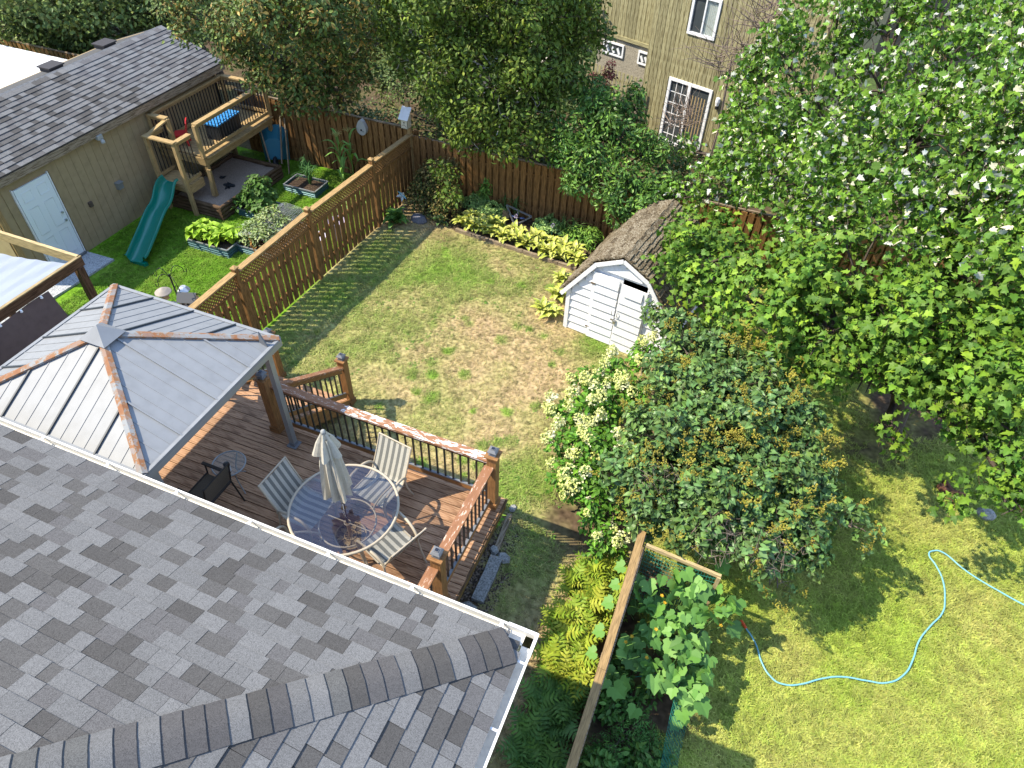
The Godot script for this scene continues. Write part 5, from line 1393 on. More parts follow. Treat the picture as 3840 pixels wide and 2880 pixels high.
func far_house():
	R.seed = 47
	var t = thing("olive_house", "olive house of vertical boards with white framed windows", "house", Vector3(-4.2, 0, -21.7), -0.33)
	var holes = [[0.9, 2.28, 0.0, 1.94], [1.17, 1.97, 3.3, 4.25]]
	var x = 0.0
	while x < 5.2:
		var w = 0.135
		var cuts = [[0.0, 6.0]]
		for h in holes:
			if x + w > h[0] and x < h[1]:
				var nc = []
				for c in cuts:
					if h[2] > c[0] and h[3] < c[1] or h[2] <= c[0]:
						if h[2] > c[0]: nc.append([c[0], h[2]])
						nc.append([h[3], c[1]])
					else: nc.append(c)
				cuts = nc
		for c in cuts: piece(t, "wall_board", M.olive_y, Vector3(x + w / 2, (c[0] + c[1]) / 2, rf(0.0, 0.008)), Vector3(w - 0.014, c[1] - c[0], 0.03), rf(0.75, 1.15))
		x += w
	x = -2.2
	while x < -0.02:
		piece(t, "wall_board", M.olive_y, Vector3(x + 0.068, 4.2, -0.5 + rf(0, 0.008)), Vector3(0.121, 3.6, 0.03), rf(0.75, 1.1))
		x += 0.135
	var b = MB.new()
	b.at(Vector3(2.6, 3.0, -2.03), Vector3(5.2, 6.0, 4.0)); b.at(Vector3(-1.1, 4.2, -2.3), Vector3(2.2, 3.6, 3.5))
	part(t, "wall", b, M.olive_y)
	b = MB.new(); b.at(Vector3(-1.1, 1.2, -2.2), Vector3(2.2, 2.4, 3.4)); part(t, "foundation", b, M.foundation)
	piece(t, "skirt_board", M.olive_x, Vector3(-1.1, 2.42, -0.46), Vector3(2.2, 0.1, 0.06), 1.5)
	piece(t, "corner_board", M.olive_y, Vector3(-0.02, 3.0, -0.24), Vector3(0.03, 6.0, 0.5), 0.8)
	var frame = func(par, x0, x1, y0, y1, z, w):
		for e in [[x0, x1, y1, y1], [x0, x1, y0, y0]]: piece(par, "window_frame", M.white, Vector3((x0 + x1) / 2, e[2], z), Vector3(x1 - x0 + w, w, 0.06), 1.0)
		for e in [x0, x1]: piece(par, "window_frame", M.white, Vector3(e, (y0 + y1) / 2, z), Vector3(w, y1 - y0 - w, 0.06), 1.0)
	# upper slider window with a curtain behind half of it
	frame.call(t, 1.17, 1.97, 3.3, 4.25, 0.03, 0.07)
	piece(t, "window_pane", M.pane, Vector3(1.37, 3.78, 0.0), Vector3(0.36, 0.88, 0.01), 1.0)
	piece(t, "window_pane", M.clear, Vector3(1.77, 3.78, 0.012), Vector3(0.36, 0.88, 0.008), 1.0)
	b = MB.new()
	for i in 14: b.quad(Vector3(1.6 + i * 0.025, 3.34, -0.005 - 0.008 * (i % 2)), Vector3(1.6 + i * 0.025, 4.22, -0.005 - 0.008 * (i % 2)), Vector3(1.625 + i * 0.025, 4.22, -0.005 - 0.008 * ((i + 1) % 2)), Vector3(1.625 + i * 0.025, 3.34, -0.005 - 0.008 * ((i + 1) % 2)))
	part(t, "curtain", b, mat("drape", lin(0.45, 0.47, 0.42), 0.9))
	piece(t, "window_mullion", M.white, Vector3(1.57, 3.78, 0.03), Vector3(0.04, 0.88, 0.05), 1.0)
	# garden doors with glazing bars
	frame.call(t, 0.9, 2.28, 0.05, 1.94, 0.03, 0.08)
	piece(t, "window_mullion", M.white, Vector3(1.58, 1.0, 0.035), Vector3(0.09, 1.85, 0.06), 1.0)
	for e in [[1.24, 0.6], [1.93, 0.62]]: piece(t, "door_pane", M.pane, Vector3(e[0], 1.0, 0.0), Vector3(e[1], 1.82, 0.01), 1.0)
	for i in 2: piece(t, "glazing_bar", M.white, Vector3(1.13 + i * 0.2, 1.0, 0.012), Vector3(0.02, 1.8, 0.012), 1.0)
	for i in 5: piece(t, "glazing_bar", M.white, Vector3(1.24, 0.3 + i * 0.32, 0.013), Vector3(0.6, 0.02, 0.012), 1.0)
	for i in 5: piece(t, "blind_slat", M.lumber_y, Vector3(1.72 + i * 0.1, 0.9, 0.008), Vector3(0.03, 1.5, 0.006), 0.8)
	for e in [[-1.94, -1.2], [-0.6, -0.05]]:
		frame.call(t, e[0], e[1], 1.86, 2.2, -0.48, 0.05)
		piece(t, "window_pane", M.pane, Vector3((e[0] + e[1]) / 2, 2.03, -0.49), Vector3(e[1] - e[0], 0.3, 0.02), 1.0)
		for i in 3: piece(t, "window_ornament", M.white, Vector3(lerpf(e[0], e[1], (i + 0.8) / 3.6), 2.0, -0.47), Vector3(0.08, 0.2, 0.02), 0.95, Basis(Vector3.BACK, 0.5))
	b = MB.new(); b.lathe(Vector3.ZERO, [[0.0, 0.14], [0.06, 0.1], [0.07, 0.0], [0.05, -0.12], [0.0, -0.14]], 10); part(t, "wall_lamp", b, M.white, Vector3(2.57, 1.75, 0.1))
	b = MB.new(); b.at(Vector3.ZERO, Vector3(0.07, 0.1, 0.12)); part(t, "lamp_bracket", b, M.black, Vector3(2.57, 1.58, 0.06))
	# slatted rail in front of the low part
	t = thing("slat_fence", "pale olive slat fence in front of the basement windows", "fence", Vector3(-4.2, 0, -21.7), -0.33)
	for i in 15: piece(t, "slat", M.olive_y, Vector3(-2.2 + i * 0.15, 0.9, 0.35), Vector3(0.085, 1.75, 0.02), rf(0.9, 1.15))
	for y in [0.4, 1.5]: piece(t, "cross_rail", M.olive_x, Vector3(-1.15, y, 0.33), Vector3(2.2, 0.07, 0.03), 0.9)

# ---------------------------------------------------------------- plants
func arch_leaf(ln, wd, rise, c_in, c_out, fold = 0.35, cut = 0.55):
	var mb = MB.new()
	var rows = []
	for i in 7:
		var t = i / 6.0
		var w = wd * 0.5 * pow(sin(PI * pow(t, 0.75)), 0.8) if i > 0 and i < 6 else 0.004
		var p = Vector3(0, rise * sin(t * 2.6), -ln * t)
		rows.append([p + Vector3(-w, w * fold, 0), p + Vector3(-w * cut, w * cut * fold * 0.7, 0), p, p + Vector3(w * cut, w * cut * fold * 0.7, 0), p + Vector3(w, w * fold, 0)])
	for i in 6:
		for j in 4:
			mb.col = c_out if j == 0 or j == 3 else c_in
			mb.quad(rows[i][j], rows[i + 1][j], rows[i + 1][j + 1], rows[i][j + 1])
	return mb.mesh()
func leafy(nm, label, cat, at, meshes, n, m, lo, hi, group = "", pn = "leaf", s0 = 0.8, s1 = 1.15):
	# a rosette whose leaves are parts of their own
	var t = thing(nm, label, cat, at, rf(0, TAU), group)
	for i in n:
		var o = MeshInstance3D.new()
		o.name = pn; o.mesh = meshes[R.randi() % meshes.size()]; o.material_override = m
		t.add_child(o, true)
		var s = rf(s0, s1)
		o.transform = Transform3D(Basis(Vector3.UP, TAU * i * 0.382) * Basis(Vector3.RIGHT, lerpf(lo, hi, R.randf())) * Basis.from_scale(Vector3.ONE * s), Vector3(rf(-0.03, 0.03), rf(0.0, 0.06), rf(-0.03, 0.03)))
	return t
func bushy(nm, label, cat, at, lobes, mesh, m, tints, dens, group = "", stem = true, flat = 1.0):
	var t = thing(nm, label, cat, at, 0.0, group)
	if stem:
		var sb = MB.new()
		for l in lobes:
			for k in 2: sb.tube([Vector3(rf(-0.06, 0.06), -0.03, rf(-0.06, 0.06)), l[0] * 0.5 + rdir() * 0.05, l[0] + rdir() * l[1] * 0.5], [0.014, 0.01, 0.005], 5)
		part(t, "stems", sb, M.twig)
	var xf = []; var cols = []
	for l in lobes: blob(xf, cols, l[0], l[1], dens, tints, flat, 0.55, -0.6)
	scatter(t, "foliage", mesh, m, xf, cols).set_meta("kind", "stuff")
	return t
func fern_frond(c):
	var mb = MB.new()
	var n = 11
	for i in n:
		var t = (i + 1.0) / n
		var p = Vector3(0, 0.3 * sin(t * 2.3), -0.5 * t)
		var q = Vector3(0, 0.3 * sin((t - 1.0 / n) * 2.3), -0.5 * (t - 1.0 / n))
		mb.col = c * 0.8
		mb.tri(q + Vector3(-0.003, 0, 0), p, q + Vector3(0.003, 0, 0))
		var w = 0.15 * pow(sin(PI * clampf(t * 0.85 + 0.12, 0, 1)), 0.8)
		for s in [-1.0, 1.0]:
			mb.col = jitter(c, 0.15)
			var tip = p + Vector3(s * w, -0.03 * rf(0, 1.5), -0.05)
			var e = Vector3(0, 0.004, 0.02)
			mb.tri(p + e, p.lerp(tip, 0.55) + Vector3(0, 0.012, 0.018), p - e); mb.tri(p - e, p.lerp(tip, 0.55) + Vector3(0, 0.012, 0.018), p.lerp(tip, 0.55) + Vector3(0, 0.012, -0.018)); mb.tri(p.lerp(tip, 0.55) + Vector3(0, 0.012, 0.018), tip, p.lerp(tip, 0.55) + Vector3(0, 0.012, -0.018))
	return mb.mesh()
func left_garden():
	R.seed = 53
	planter("blue green metal planter full of bright lettuce", -12.62, -11.42, -11.15, -10.52, 0.25)
	planter("blue green metal planter under the dark bean plants", -12.45, -11.5, -12.9, -12.22, 0.22)
	planter("blue green metal planter covered by fine white netting", -11.45, -10.35, -12.35, -10.85, 0.22)
	planter("blue green metal planter with grassy herbs near the back fence", -12.1, -11.1, -14.4, -13.75, 0.22)
	var lm = []
	for i in 3: lm.append(arch_leaf(0.2, 0.13, 0.1, Color(0.24, 0.4, 0.025), Color(0.3, 0.46, 0.04), 0.5))
	for i in 14: leafy("lettuce", "bright yellow green lettuce head in the metal planter", "lettuce", Vector3(-12.5 + (i % 5) * 0.24 + rf(-0.04, 0.04), 0.2, -11.04 + (i / 5) * 0.2 + rf(-0.03, 0.03)), lm, 11, M.leaf, 0.1, 1.0, "lettuce heads in the metal planter", "leaf", 1.0, 1.6)
	var bm = spray(OVATE, 8, 0.1, 0.1, [Color(0.07, 0.15, 0.03), Color(0.1, 0.19, 0.04)], 0.7)
	var gr = [Color(1, 1, 1), Color(0.85, 0.9, 0.8), Color(1.15, 1.1, 0.9)]
	bushy("bean_plant", "dark leafy bean plants climbing over the planter", "plant", Vector3(-11.95, 0.2, -12.5), [[Vector3(-0.2, 0.2, 0), 0.3], [Vector3(0.2, 0.35, 0.05), 0.34], [Vector3(0.1, 0.65, 0.0), 0.28], [Vector3(0.35, 0.2, 0.2), 0.28], [Vector3(-0.4, 0.1, 0.1), 0.22]], bm, M.leaf, gr, 60)
	var pm = spray(LANCE, 9, 0.08, 0.09, [Color(0.15, 0.24, 0.06), Color(0.22, 0.3, 0.1), Color(0.3, 0.36, 0.18)], 0.5)
	bushy("pea_plant", "pale green pea plants under the white netting", "plant", Vector3(-10.9, 0.2, -11.5), [[Vector3(-0.25, 0.2, 0.3), 0.3], [Vector3(0.15, 0.25, 0.35), 0.3], [Vector3(-0.1, 0.3, -0.1), 0.34], [Vector3(0.2, 0.2, -0.3), 0.3], [Vector3(-0.3, 0.25, -0.5), 0.28]], pm, M.leaf, gr, 60)
	var nb = MB.new()
	var np = func(a, b): return Vector3(lerpf(-11.45, -10.3, a), 0.42 + 0.16 * sin(a * PI) + 0.06 * N1.get_noise_2d(a * 200, b * 200), lerpf(-12.5, -10.9, b))
	for i in 34:
		for j in 12:
			nb.tube([np.call(i / 34.0, j / 12.0), np.call(i / 34.0, (j + 1) / 12.0)], 0.0016, 3)
			nb.tube([np.call(j / 12.0, i / 34.0), np.call((j + 1) / 12.0, i / 34.0)], 0.0016, 3)
	single("garden_net", "fine white garden netting spread over the pea planter", "netting", nb, mat("net", lin(0.7, 0.72, 0.75), 0.6))
	# herbs, corn, a dry stalk
	var hm = []
	for i in 3: hm.append(arch_leaf(0.5, 0.018, 0.28, Color(0.07, 0.17, 0.05), Color(0.09, 0.2, 0.06), 0.2))
	leafy("chive_clump", "fountain of thin chive leaves at the planter end", "herb", Vector3(-11.5, 0.15, -14.15), hm, 46, M.leaf, 0.2, 1.2)
	leafy("leek_clump", "upright clump of thin leek leaves with seed heads", "herb", Vector3(-11.85, 0.15, -14.5), hm, 30, M.leaf, 0.7, 1.35)
	for e in [Vector3(-10.72, 0, -14.55), Vector3(-10.6, 0, -14.95), Vector3(-10.78, 0, -14.75)]:
		var t = thing("corn_plant", "tall corn stalk with tassel before the back fence", "corn", e, rf(0, 6), "corn stalks by the back fence")
		var h = rf(1.35, 1.75)
		var b = MB.new(); b.col = Color(0.14, 0.22, 0.06); b.tube([Vector3.ZERO, Vector3(0.02, h * 0.6, 0), Vector3(0.05, h, 0.02)], [0.018, 0.014, 0.006], 6); part(t, "stalk", b, M.leaf)
		var cl = arch_leaf(0.6, 0.1, 0.3, Color(0.16, 0.31, 0.06), Color(0.2, 0.36, 0.08), 0.3)
		for k in 7:
			var o = part(t, "leaf", cl, M.leaf, Vector3(0.02, 0.2 + k * h * 0.11, 0)); o.rotation = Vector3(rf(0.1, 0.5), k * 2.7, 0); o.scale = Vector3.ONE * rf(0.6, 1.0)
		b = MB.new(); b.col = Color(0.42, 0.4, 0.14)
		for k in 8:
			var a = TAU * k / 8
			b.tube([Vector3(0.05, h, 0.02), Vector3(0.05 + cos(a) * 0.07, h + 0.1, sin(a) * 0.07), Vector3(0.05 + cos(a) * 0.15, h + 0.09, sin(a) * 0.15)], [0.006, 0.005, 0.003], 4)
		b.tube([Vector3(0.05, h, 0.02), Vector3(0.05, h + 0.22, 0.02)], [0.006, 0.003], 4)
		part(t, "tassel", b, M.leaf)
	var ds = MB.new(); ds.col = Color(0.4, 0.2, 0.05)
	ds.tube([Vector3.ZERO, Vector3(-0.06, 0.35, 0), Vector3(-0.12, 0.75, -0.02)], [0.012, 0.01, 0.005], 5)
	for k in 12:
		leaf(ds, Transform3D(facing(rdir(), Vector3.UP), Vector3(-0.1 * k / 12, 0.1 + k * 0.05, 0)), LANCE, 0.1, 0.04, 0.3, 0.4, Color(0.36, 0.19, 0.05))
	single("dry_stalk", "dried orange brown plant stalk beside the lattice fence", "plant", ds, M.leaf, "", Vector3(-10.75, 0, -10.75))
	bushy("low_plants", "low bright green plants growing by the lattice fence", "plant", Vector3(-10.2, 0, -13.2), [[Vector3(0, 0.1, 0), 0.3], [Vector3(0.2, 0.1, -0.5), 0.3], [Vector3(-0.3, 0.1, 0.4), 0.3], [Vector3(0.3, 0.08, -1.1), 0.3]], pm, M.leaf, [Color(0.7, 1.0, 0.4), Color(0.9, 1.1, 0.5)], 60)
	# pots and a bin behind the fence
	for e in [["lilac grey plastic tub behind the lattice fence", Vector3(-9.5, 0, -12.4), Color(0.35, 0.3, 0.4)], ["pale folded garden chair behind the lattice fence", Vector3(-9.55, 0, -11.6), Color(0.45, 0.42, 0.5)]]:
		var b = MB.new(); b.col = e[2]
		b.lathe(Vector3.ZERO, [[0.0, 0.0], [0.16, 0.0], [0.21, 0.5], [0.23, 0.5], [0.23, 0.53], [0.18, 0.5], [0.0, 0.42]], 16)
		single("garden_tub", e[0].replace("folded garden chair", "plastic pot"), "tub", b, M.plain, "", e[1])
func back_bed():
	R.seed = 59
	# timber edging along the bed
	var a = P(985, 500); var b = P(1245, 585)
	for i in 7:
		var p = a.lerp(b, i / 7.0); var q = a.lerp(b, (i + 0.97) / 7.0)
		var mb = MB.new(); mb.beam(p + Vector3(0, 0.05, 0), q + Vector3(0, 0.05, 0), 0.07, 0.1)
		single("edging_log", "weathered grey timber edging in front of the hosta row", "edging", mb, M.grey_x, "edging timbers along the bed")
	var hl = [arch_leaf(0.3, 0.15, 0.1, Color(0.46, 0.48, 0.09), Color(0.24, 0.32, 0.045), 0.3, 0.7), arch_leaf(0.27, 0.13, 0.12, Color(0.52, 0.52, 0.14), Color(0.3, 0.36, 0.06), 0.35, 0.75), arch_leaf(0.32, 0.14, 0.08, Color(0.36, 0.42, 0.06), Color(0.5, 0.5, 0.2), 0.3, 0.7)]
	for i in 15:
		var p = a.lerp(b, (i + 0.3) / 14.6) + Vector3(rf(-0.03, 0.03), 0.02, -0.24 + rf(-0.06, 0.06))
		leafy("hosta", "yellow variegated hosta in the row behind the edging", "hosta", p, hl, 20, M.glossleaf, -0.05, 0.95, "hostas in the row behind the edging", "leaf", 0.85, 1.25)
	for i in 11:
		var p = a.lerp(b, (i + 0.8) / 11.6) + Vector3(rf(-0.06, 0.06), 0.06, -0.52)
		leafy("hosta", "yellow variegated hosta in the second row by the fence", "hosta", p, hl, 18, M.glossleaf, -0.05, 0.95, "hostas in the second row", "leaf", 0.85, 1.25)
	for e in [P(1203, 690), P(1212, 650), P(1222, 615), P(1200, 680) + Vector3(-0.15, 0, 0.1)]: leafy("hosta", "yellow variegated hosta beside the white shed wall", "hosta", e + Vector3(-0.12, 0.02, 0), hl, 18, M.glossleaf, 0.0, 0.95, "hostas by the shed wall", "leaf", 0.9, 1.25)
	var gl = [arch_leaf(0.4, 0.2, 0.14, Color(0.07, 0.15, 0.03), Color(0.1, 0.19, 0.035), 0.3), arch_leaf(0.36, 0.19, 0.16, Color(0.08, 0.17, 0.03), Color(0.11, 0.2, 0.04), 0.3)]
	leafy("large_hosta", "large plain green hosta beside the lattice fence", "hosta", P(857, 485) + Vector3(0, 0.02, 0), gl, 30, M.glossleaf, -0.1, 0.85, "", "leaf", 0.8, 1.25)
	var wl = [arch_leaf(0.28, 0.14, 0.1, Color(0.07, 0.14, 0.04), Color(0.3, 0.34, 0.18), 0.3, 0.75)]
	leafy("edged_hosta", "dark hosta with white leaf edges near the grey stone", "hosta", P(925, 480) + Vector3(0.35, 0.02, 0), wl, 20, M.glossleaf, 0.0, 0.9)
	var st = MB.new(); st.lathe(Vector3.ZERO, [[0.0, -0.1], [0.2, -0.08], [0.24, 0.05], [0.18, 0.16], [0.0, 0.19]], 9, 0.7, true)
	single("garden_stone", "smooth grey stone under the corner shrub", "stone", st, mat("stone", lin(0.2, 0.2, 0.23), 0.9, M.concrete.albedo_texture, Vector3.ONE), "", P(905, 478))
	var gr = [Color(1, 1, 1), Color(0.8, 0.85, 0.75), Color(1.15, 1.1, 0.9)]
	var sm = spray(OVATE, 10, 0.055, 0.12, [Color(0.05, 0.09, 0.025), Color(0.07, 0.12, 0.03), Color(0.2, 0.18, 0.05), Color(0.28, 0.22, 0.08)], 0.6)
	bushy("corner_shrub", "dark shrub with browning seed heads in the fence corner", "shrub", Vector3(-7.9, 0, -14.6), [[Vector3(-0.2, 0.55, 0), 0.5], [Vector3(0.25, 0.6, 0.1), 0.52], [Vector3(0.0, 1.0, -0.1), 0.5], [Vector3(0.35, 1.15, -0.15), 0.36], [Vector3(-0.45, 0.35, 0.2), 0.35], [Vector3(0.5, 0.35, 0.3), 0.35], [Vector3(0.1, 0.3, 0.3), 0.38]], sm, M.leaf, gr, 42)
	# sedums
	var se = spray(OVATE, 14, 0.05, 0.06, [Color(0.2, 0.34, 0.1), Color(0.26, 0.4, 0.13), Color(0.16, 0.28, 0.08)], 0.9, 0.9, false)
	for e in [[P(1065, 470), "pale green sedum clump before the back fence boards"], [P(1185, 500), "pale green sedum clump beside the metal triangle"], [P(1030, 455), "smaller pale sedum clump next to the tall phlox"]]:
		bushy("sedum", e[1], "plant", e[0], [[Vector3(0, 0.2, 0), 0.26], [Vector3(0.22, 0.16, 0.06), 0.22], [Vector3(-0.2, 0.16, 0.05), 0.2]], se, M.leaf, [Color(1, 1, 1), Color(1.15, 1.1, 1.0)], 90)
	var pm = spray(LANCE, 9, 0.1, 0.08, [Color(0.1, 0.22, 0.04), Color(0.14, 0.26, 0.05)], 0.35)
	bushy("phlox", "tall leafy phlox stems against the back fence", "plant", P(1040, 460) + Vector3(0, 0, -0.3), [[Vector3(0, 0.3, 0), 0.2], [Vector3(0.05, 0.6, 0), 0.17], [Vector3(0.08, 0.85, 0), 0.1], [Vector3(-0.2, 0.25, 0), 0.2]], pm, M.leaf, gr, 110)
	bushy("daisy_leaves", "bright green leafy clump beside the worn shed roof", "plant", P(1250, 525), [[Vector3(0, 0.2, 0), 0.25], [Vector3(0.3, 0.25, 0), 0.28], [Vector3(-0.25, 0.15, 0), 0.2]], pm, M.leaf, [Color(1.1, 1.15, 0.9), Color(1.3, 1.25, 1.0)], 90)
	var dl = [arch_leaf(0.55, 0.022, 0.3, Color(0.08, 0.16, 0.04), Color(0.1, 0.19, 0.05), 0.3)]
	for e in [[P(1115, 470), "arching daylily leaves near the fence middle"], [P(1215, 515), "spiky daylily leaves between sedum and shed"], [P(1090, 462), "grassy daylily clump left of the metal triangle"], [P(1235, 520), "narrow daylily fan close to the shed roof"]]:
		leafy("daylily", e[1].replace("left of", "next to"), "plant", e[0], dl, 26, M.leaf, 0.35, 1.3)
	# metal triangle ornament with a dragonfly
	var c = GZ(1945.0, 830.0, -15.02)
	var t = thing("garden_ornament", "grey metal triangle ornament leaning at the back fence", "ornament", c - Vector3(0, 0.05, 0.0))
	var q = [Vector3(-0.36, 0.45, 0), Vector3(0.4, 0.36, 0.12), Vector3(-0.05, 0.0, 0.15)]
	for i in 3: bar(t, "frame_bar", M.steel, q[i], q[(i + 1) % 3], 0.04, 0.03, 1.3)
	bar(t, "stem", M.steel, Vector3(0.0, 0.4, 0.05), Vector3(-0.06, -0.2, 0.17), 0.035, 0.03, 1.4)
	for s in [-1, 1]:
		var mb = MB.new(); mb.lathe(Vector3(0.02 + s * 0.11, 0.24, 0.1), [[0.0, 0.02], [0.08, 0.0], [0.0, -0.02]], 9, 0.6, true); part(t, "wing", mb, mat("wing%d" % s, lin(0.12, 0.18, 0.4), 0.3, null, Vector3.ONE, 0.4))
	t = thing("plant_marker", "small speckled square garden sign among the hostas", "sign", P(1092, 488) + Vector3(0, 0.2, 0), 0.2)
	var mb = MB.new(); mb.at(Vector3(0, 0.16, 0), Vector3(0.17, 0.2, 0.012)); part(t, "plaque", mb, mat("plaque", lin(0.5, 0.5, 0.5), 0.7, M.old_shingle.albedo_texture, Vector3.ONE * 4.0))
	mb = MB.new(); mb.at(Vector3(0, -0.05, 0), Vector3(0.012, 0.3, 0.012)); part(t, "stake", mb, M.black)
	for e in [[P(1190, 520), "pale lilac flower head above the hosta row"], [P(1112, 500), "small white flower head standing in the hostas"]]:
		var f = thing("flower_head", e[1], "flower", e[0])
		mb = MB.new(); mb.tube([Vector3.ZERO, Vector3(0.02, 0.42, 0)], 0.006, 5); mb.col = Color(0.1, 0.2, 0.05); part(f, "stem", mb, M.greennet)
		mb = MB.new()
		for i in 40:
			var d = rdir()
			leaf(mb, Transform3D(facing(d, rdir()), Vector3(0.02, 0.46, 0) + d * 0.03), OVATE, 0.035, 0.02, 0.2, 0.1, Color(0.5, 0.42, 0.55))
		part(f, "bloom", mb, M.petal)
	t = thing("pinwheel", "pale blue metal pinwheel on a stake in the corner", "ornament", P(872, 462))
	mb = MB.new(); mb.tube([Vector3.ZERO, Vector3(0, 0.55, 0)], 0.01, 6); part(t, "stake", mb, M.steel)
	for k in 5:
		mb = MB.new()
		leaf(mb, Transform3D(Basis(Vector3.BACK, TAU * k / 5) * Basis(Vector3.RIGHT, -PI / 2), Vector3(0, 0.55, 0.02)), OVATE, 0.16, 0.09, 0.5, 0.2, Color(0.2, 0.42, 0.5) if k % 2 else Color(0.55, 0.6, 0.62)); part(t, "blade", mb, M.plain)

func right_side():
	R.seed = 61
	# board fence seen edge on, its cap a long plank
	var t = thing("plank_fence", "low board fence capped by a long weathered plank", "fence")
	var y = 1.5
	var e0 = Vector3(-0.125, y, -5.92); var e1 = Vector3(-0.085, y, -3.78); var e2 = Vector3(-0.07, y, -0.5)
	bar(t, "cap_plank", M.cap_z, e0, e1, 0.105, 0.04, 0.8)
	bar(t, "cap_plank", M.cap_z, e1 + Vector3(0, 0, 0.004), e2, 0.105, 0.04, 0.76)
	for z in [-5.85, -3.95, -2.0]: piece(t, "post", M.grey_y, Vector3(-0.1, 0.74, z), Vector3(0.095, 1.48, 0.095), 0.9)
	var z = -5.75
	while z < -0.6:
		piece(t, "board", M.grey_y, Vector3(-0.03, 0.72, z), Vector3(0.02, 1.36, 0.13), rf(0.7, 1.0))
		z += 0.145
	for yy in [0.3, 1.25]: piece(t, "cross_rail", M.grey_z, Vector3(-0.06, yy, -3.2), Vector3(0.04, 0.085, 5.2), 0.9)
	# trellis frame with green net
	t = thing("trellis", "new pine trellis frame strung with green plastic net", "trellis")
	bar(t, "crossbar", M.lumber_x, Vector3(-0.02, 1.5, -5.72), Vector3(1.06, 1.44, -5.68), 0.04, 0.06, 1.05)
	piece(t, "upright", M.lumber_y, Vector3(1.04, 0.72, -5.66), Vector3(0.05, 1.44, 0.04), 0.95)
	var mb = MB.new()
	var np = func(a, b): return Vector3(lerpf(0.0, 1.02, a), lerpf(1.44, 0.1, b) - 0.06 * sin(a * PI) * (1 - b), -5.68 + 0.12 * b)
	for i in 24:
		for j in 16: mb.tube([np.call(i / 24.0, j / 16.0), np.call(i / 24.0, (j + 1) / 16.0)], 0.0035, 3)
	for j in 17:
		for i in 24: mb.tube([np.call(i / 24.0, j / 16.0), np.call((i + 1) / 24.0, j / 16.0)], 0.0035, 3)
	part(t, "net", mb, M.greennet).set_meta("kind", "stuff")
	# leaning mesh along the bed
	t = thing("garden_mesh", "green plastic mesh barrier leaning along the vegetable bed", "mesh barrier")
	mb = MB.new()
	var gp = func(a, b): return Vector3(lerpf(1.22, 0.93, b) + 0.02 * sin(a * 9.0), lerpf(0.02, 0.62, b), lerpf(-5.5, -2.6, a))
	for i in 59:
		for j in 8: mb.tube([gp.call(i / 58.0, j / 8.0), gp.call(i / 58.0, (j + 1) / 8.0)], 0.003, 3)
	for j in 13:
		for i in 30: mb.tube([gp.call(i / 30.0, j / 12.0), gp.call((i + 1) / 30.0, j / 12.0)], 0.003, 3)
	part(t, "net", mb, M.greennet).set_meta("kind", "stuff")
	piece(t, "stake", M.lumber_y, Vector3(1.03, 0.32, -4.55), Vector3(0.03, 0.64, 0.03), 1.0)
	piece(t, "stake", M.lumber_y, Vector3(1.03, 0.32, -3.2), Vector3(0.03, 0.64, 0.03), 1.0)
	# the squash vine: every big leaf a part
	t = thing("squash_vine", "squash vine with large lobed leaves sprawling from the trellis", "vine", Vector3(0.6, 0, -5.2))
	var sl = []
	for c in [Color(0.09, 0.2, 0.04), Color(0.12, 0.26, 0.05), Color(0.075, 0.17, 0.04), Color(0.15, 0.3, 0.07)]:
		var b = MB.new()
		leaf(b, Transform3D(), SQUASH, 0.23, 0.24, 0.16, 0.12, c)
		sl.append(b.mesh())
	var vb = MB.new(); vb.col = Color(0.12, 0.22, 0.06)
	for i in 190:
		var u = pow(R.randf(), 0.8); var w = R.randf()
		var p
		if i < 150:
			var zz = lerpf(-5.62, -4.25, w)
			var xx = lerpf(-0.05 + 0.25 * w, 1.38 - 0.15 * w, u)
			var hh = lerpf(1.36, 0.75, w) - 0.3 * abs(u - 0.55) + rf(-0.16, 0.06)
			p = Vector3(xx, hh, zz)
		else:
			p = Vector3(rf(0.0, 1.1), rf(0.15, 0.7), rf(-5.6, -3.9))
		var o = MeshInstance3D.new()
		o.name = "leaf"; o.mesh = sl[R.randi() % 4]; o.material_override = M.leaf
		t.add_child(o, true)
		var out = Vector3(rf(-1, 1), rf(-0.75, -0.15), rf(-0.5, 1)).normalized()
		var nr = (Vector3.UP + rdir() * 0.55).normalized()
		o.transform = Transform3D(facing(out, nr).scaled(Vector3.ONE * rf(0.55, 1.1)), p - t.position)
		vb.tube([p - t.position, (p - t.position) * 0.92 + Vector3(0, -0.13, 0.03), (p - t.position) * 0.8 + Vector3(0, -0.22, 0)], [0.004, 0.005, 0.006], 4)
	part(t, "stems", vb, M.plain)
	for i in 9:
		var fb = MB.new()
		for k in 5: leaf(fb, Transform3D(facing(Vector3(cos(k * 1.257), 0.4, sin(k * 1.257)), Vector3.UP), Vector3.ZERO), OVATE, 0.032, 0.022, 0.2, 0.1, Color(0.5, 0.3, 0.02))
		part(t, "flower", fb, M.petal, Vector3(rf(-0.5, 0.7), rf(0.8, 1.25), rf(-0.4, 0.8)))
	for i in 6:
		var o = MeshInstance3D.new()
		o.name = "leaf"; o.mesh = sl[1 + R.randi() % 3]; o.material_override = M.leaf
		t.add_child(o, true)
		var p = [P(1600, 1150, 1.0), P(1580, 1350, 0.7), P(1500, 1440, 0.5), P(1555, 1215, 1.2), P(1615, 1140, 0.9), P(1545, 1160, 1.2)][i]
		o.transform = Transform3D(facing(Vector3(0.7, -0.4, 0.4), Vector3(0.1, 1, 0.2).normalized()), p - t.position)
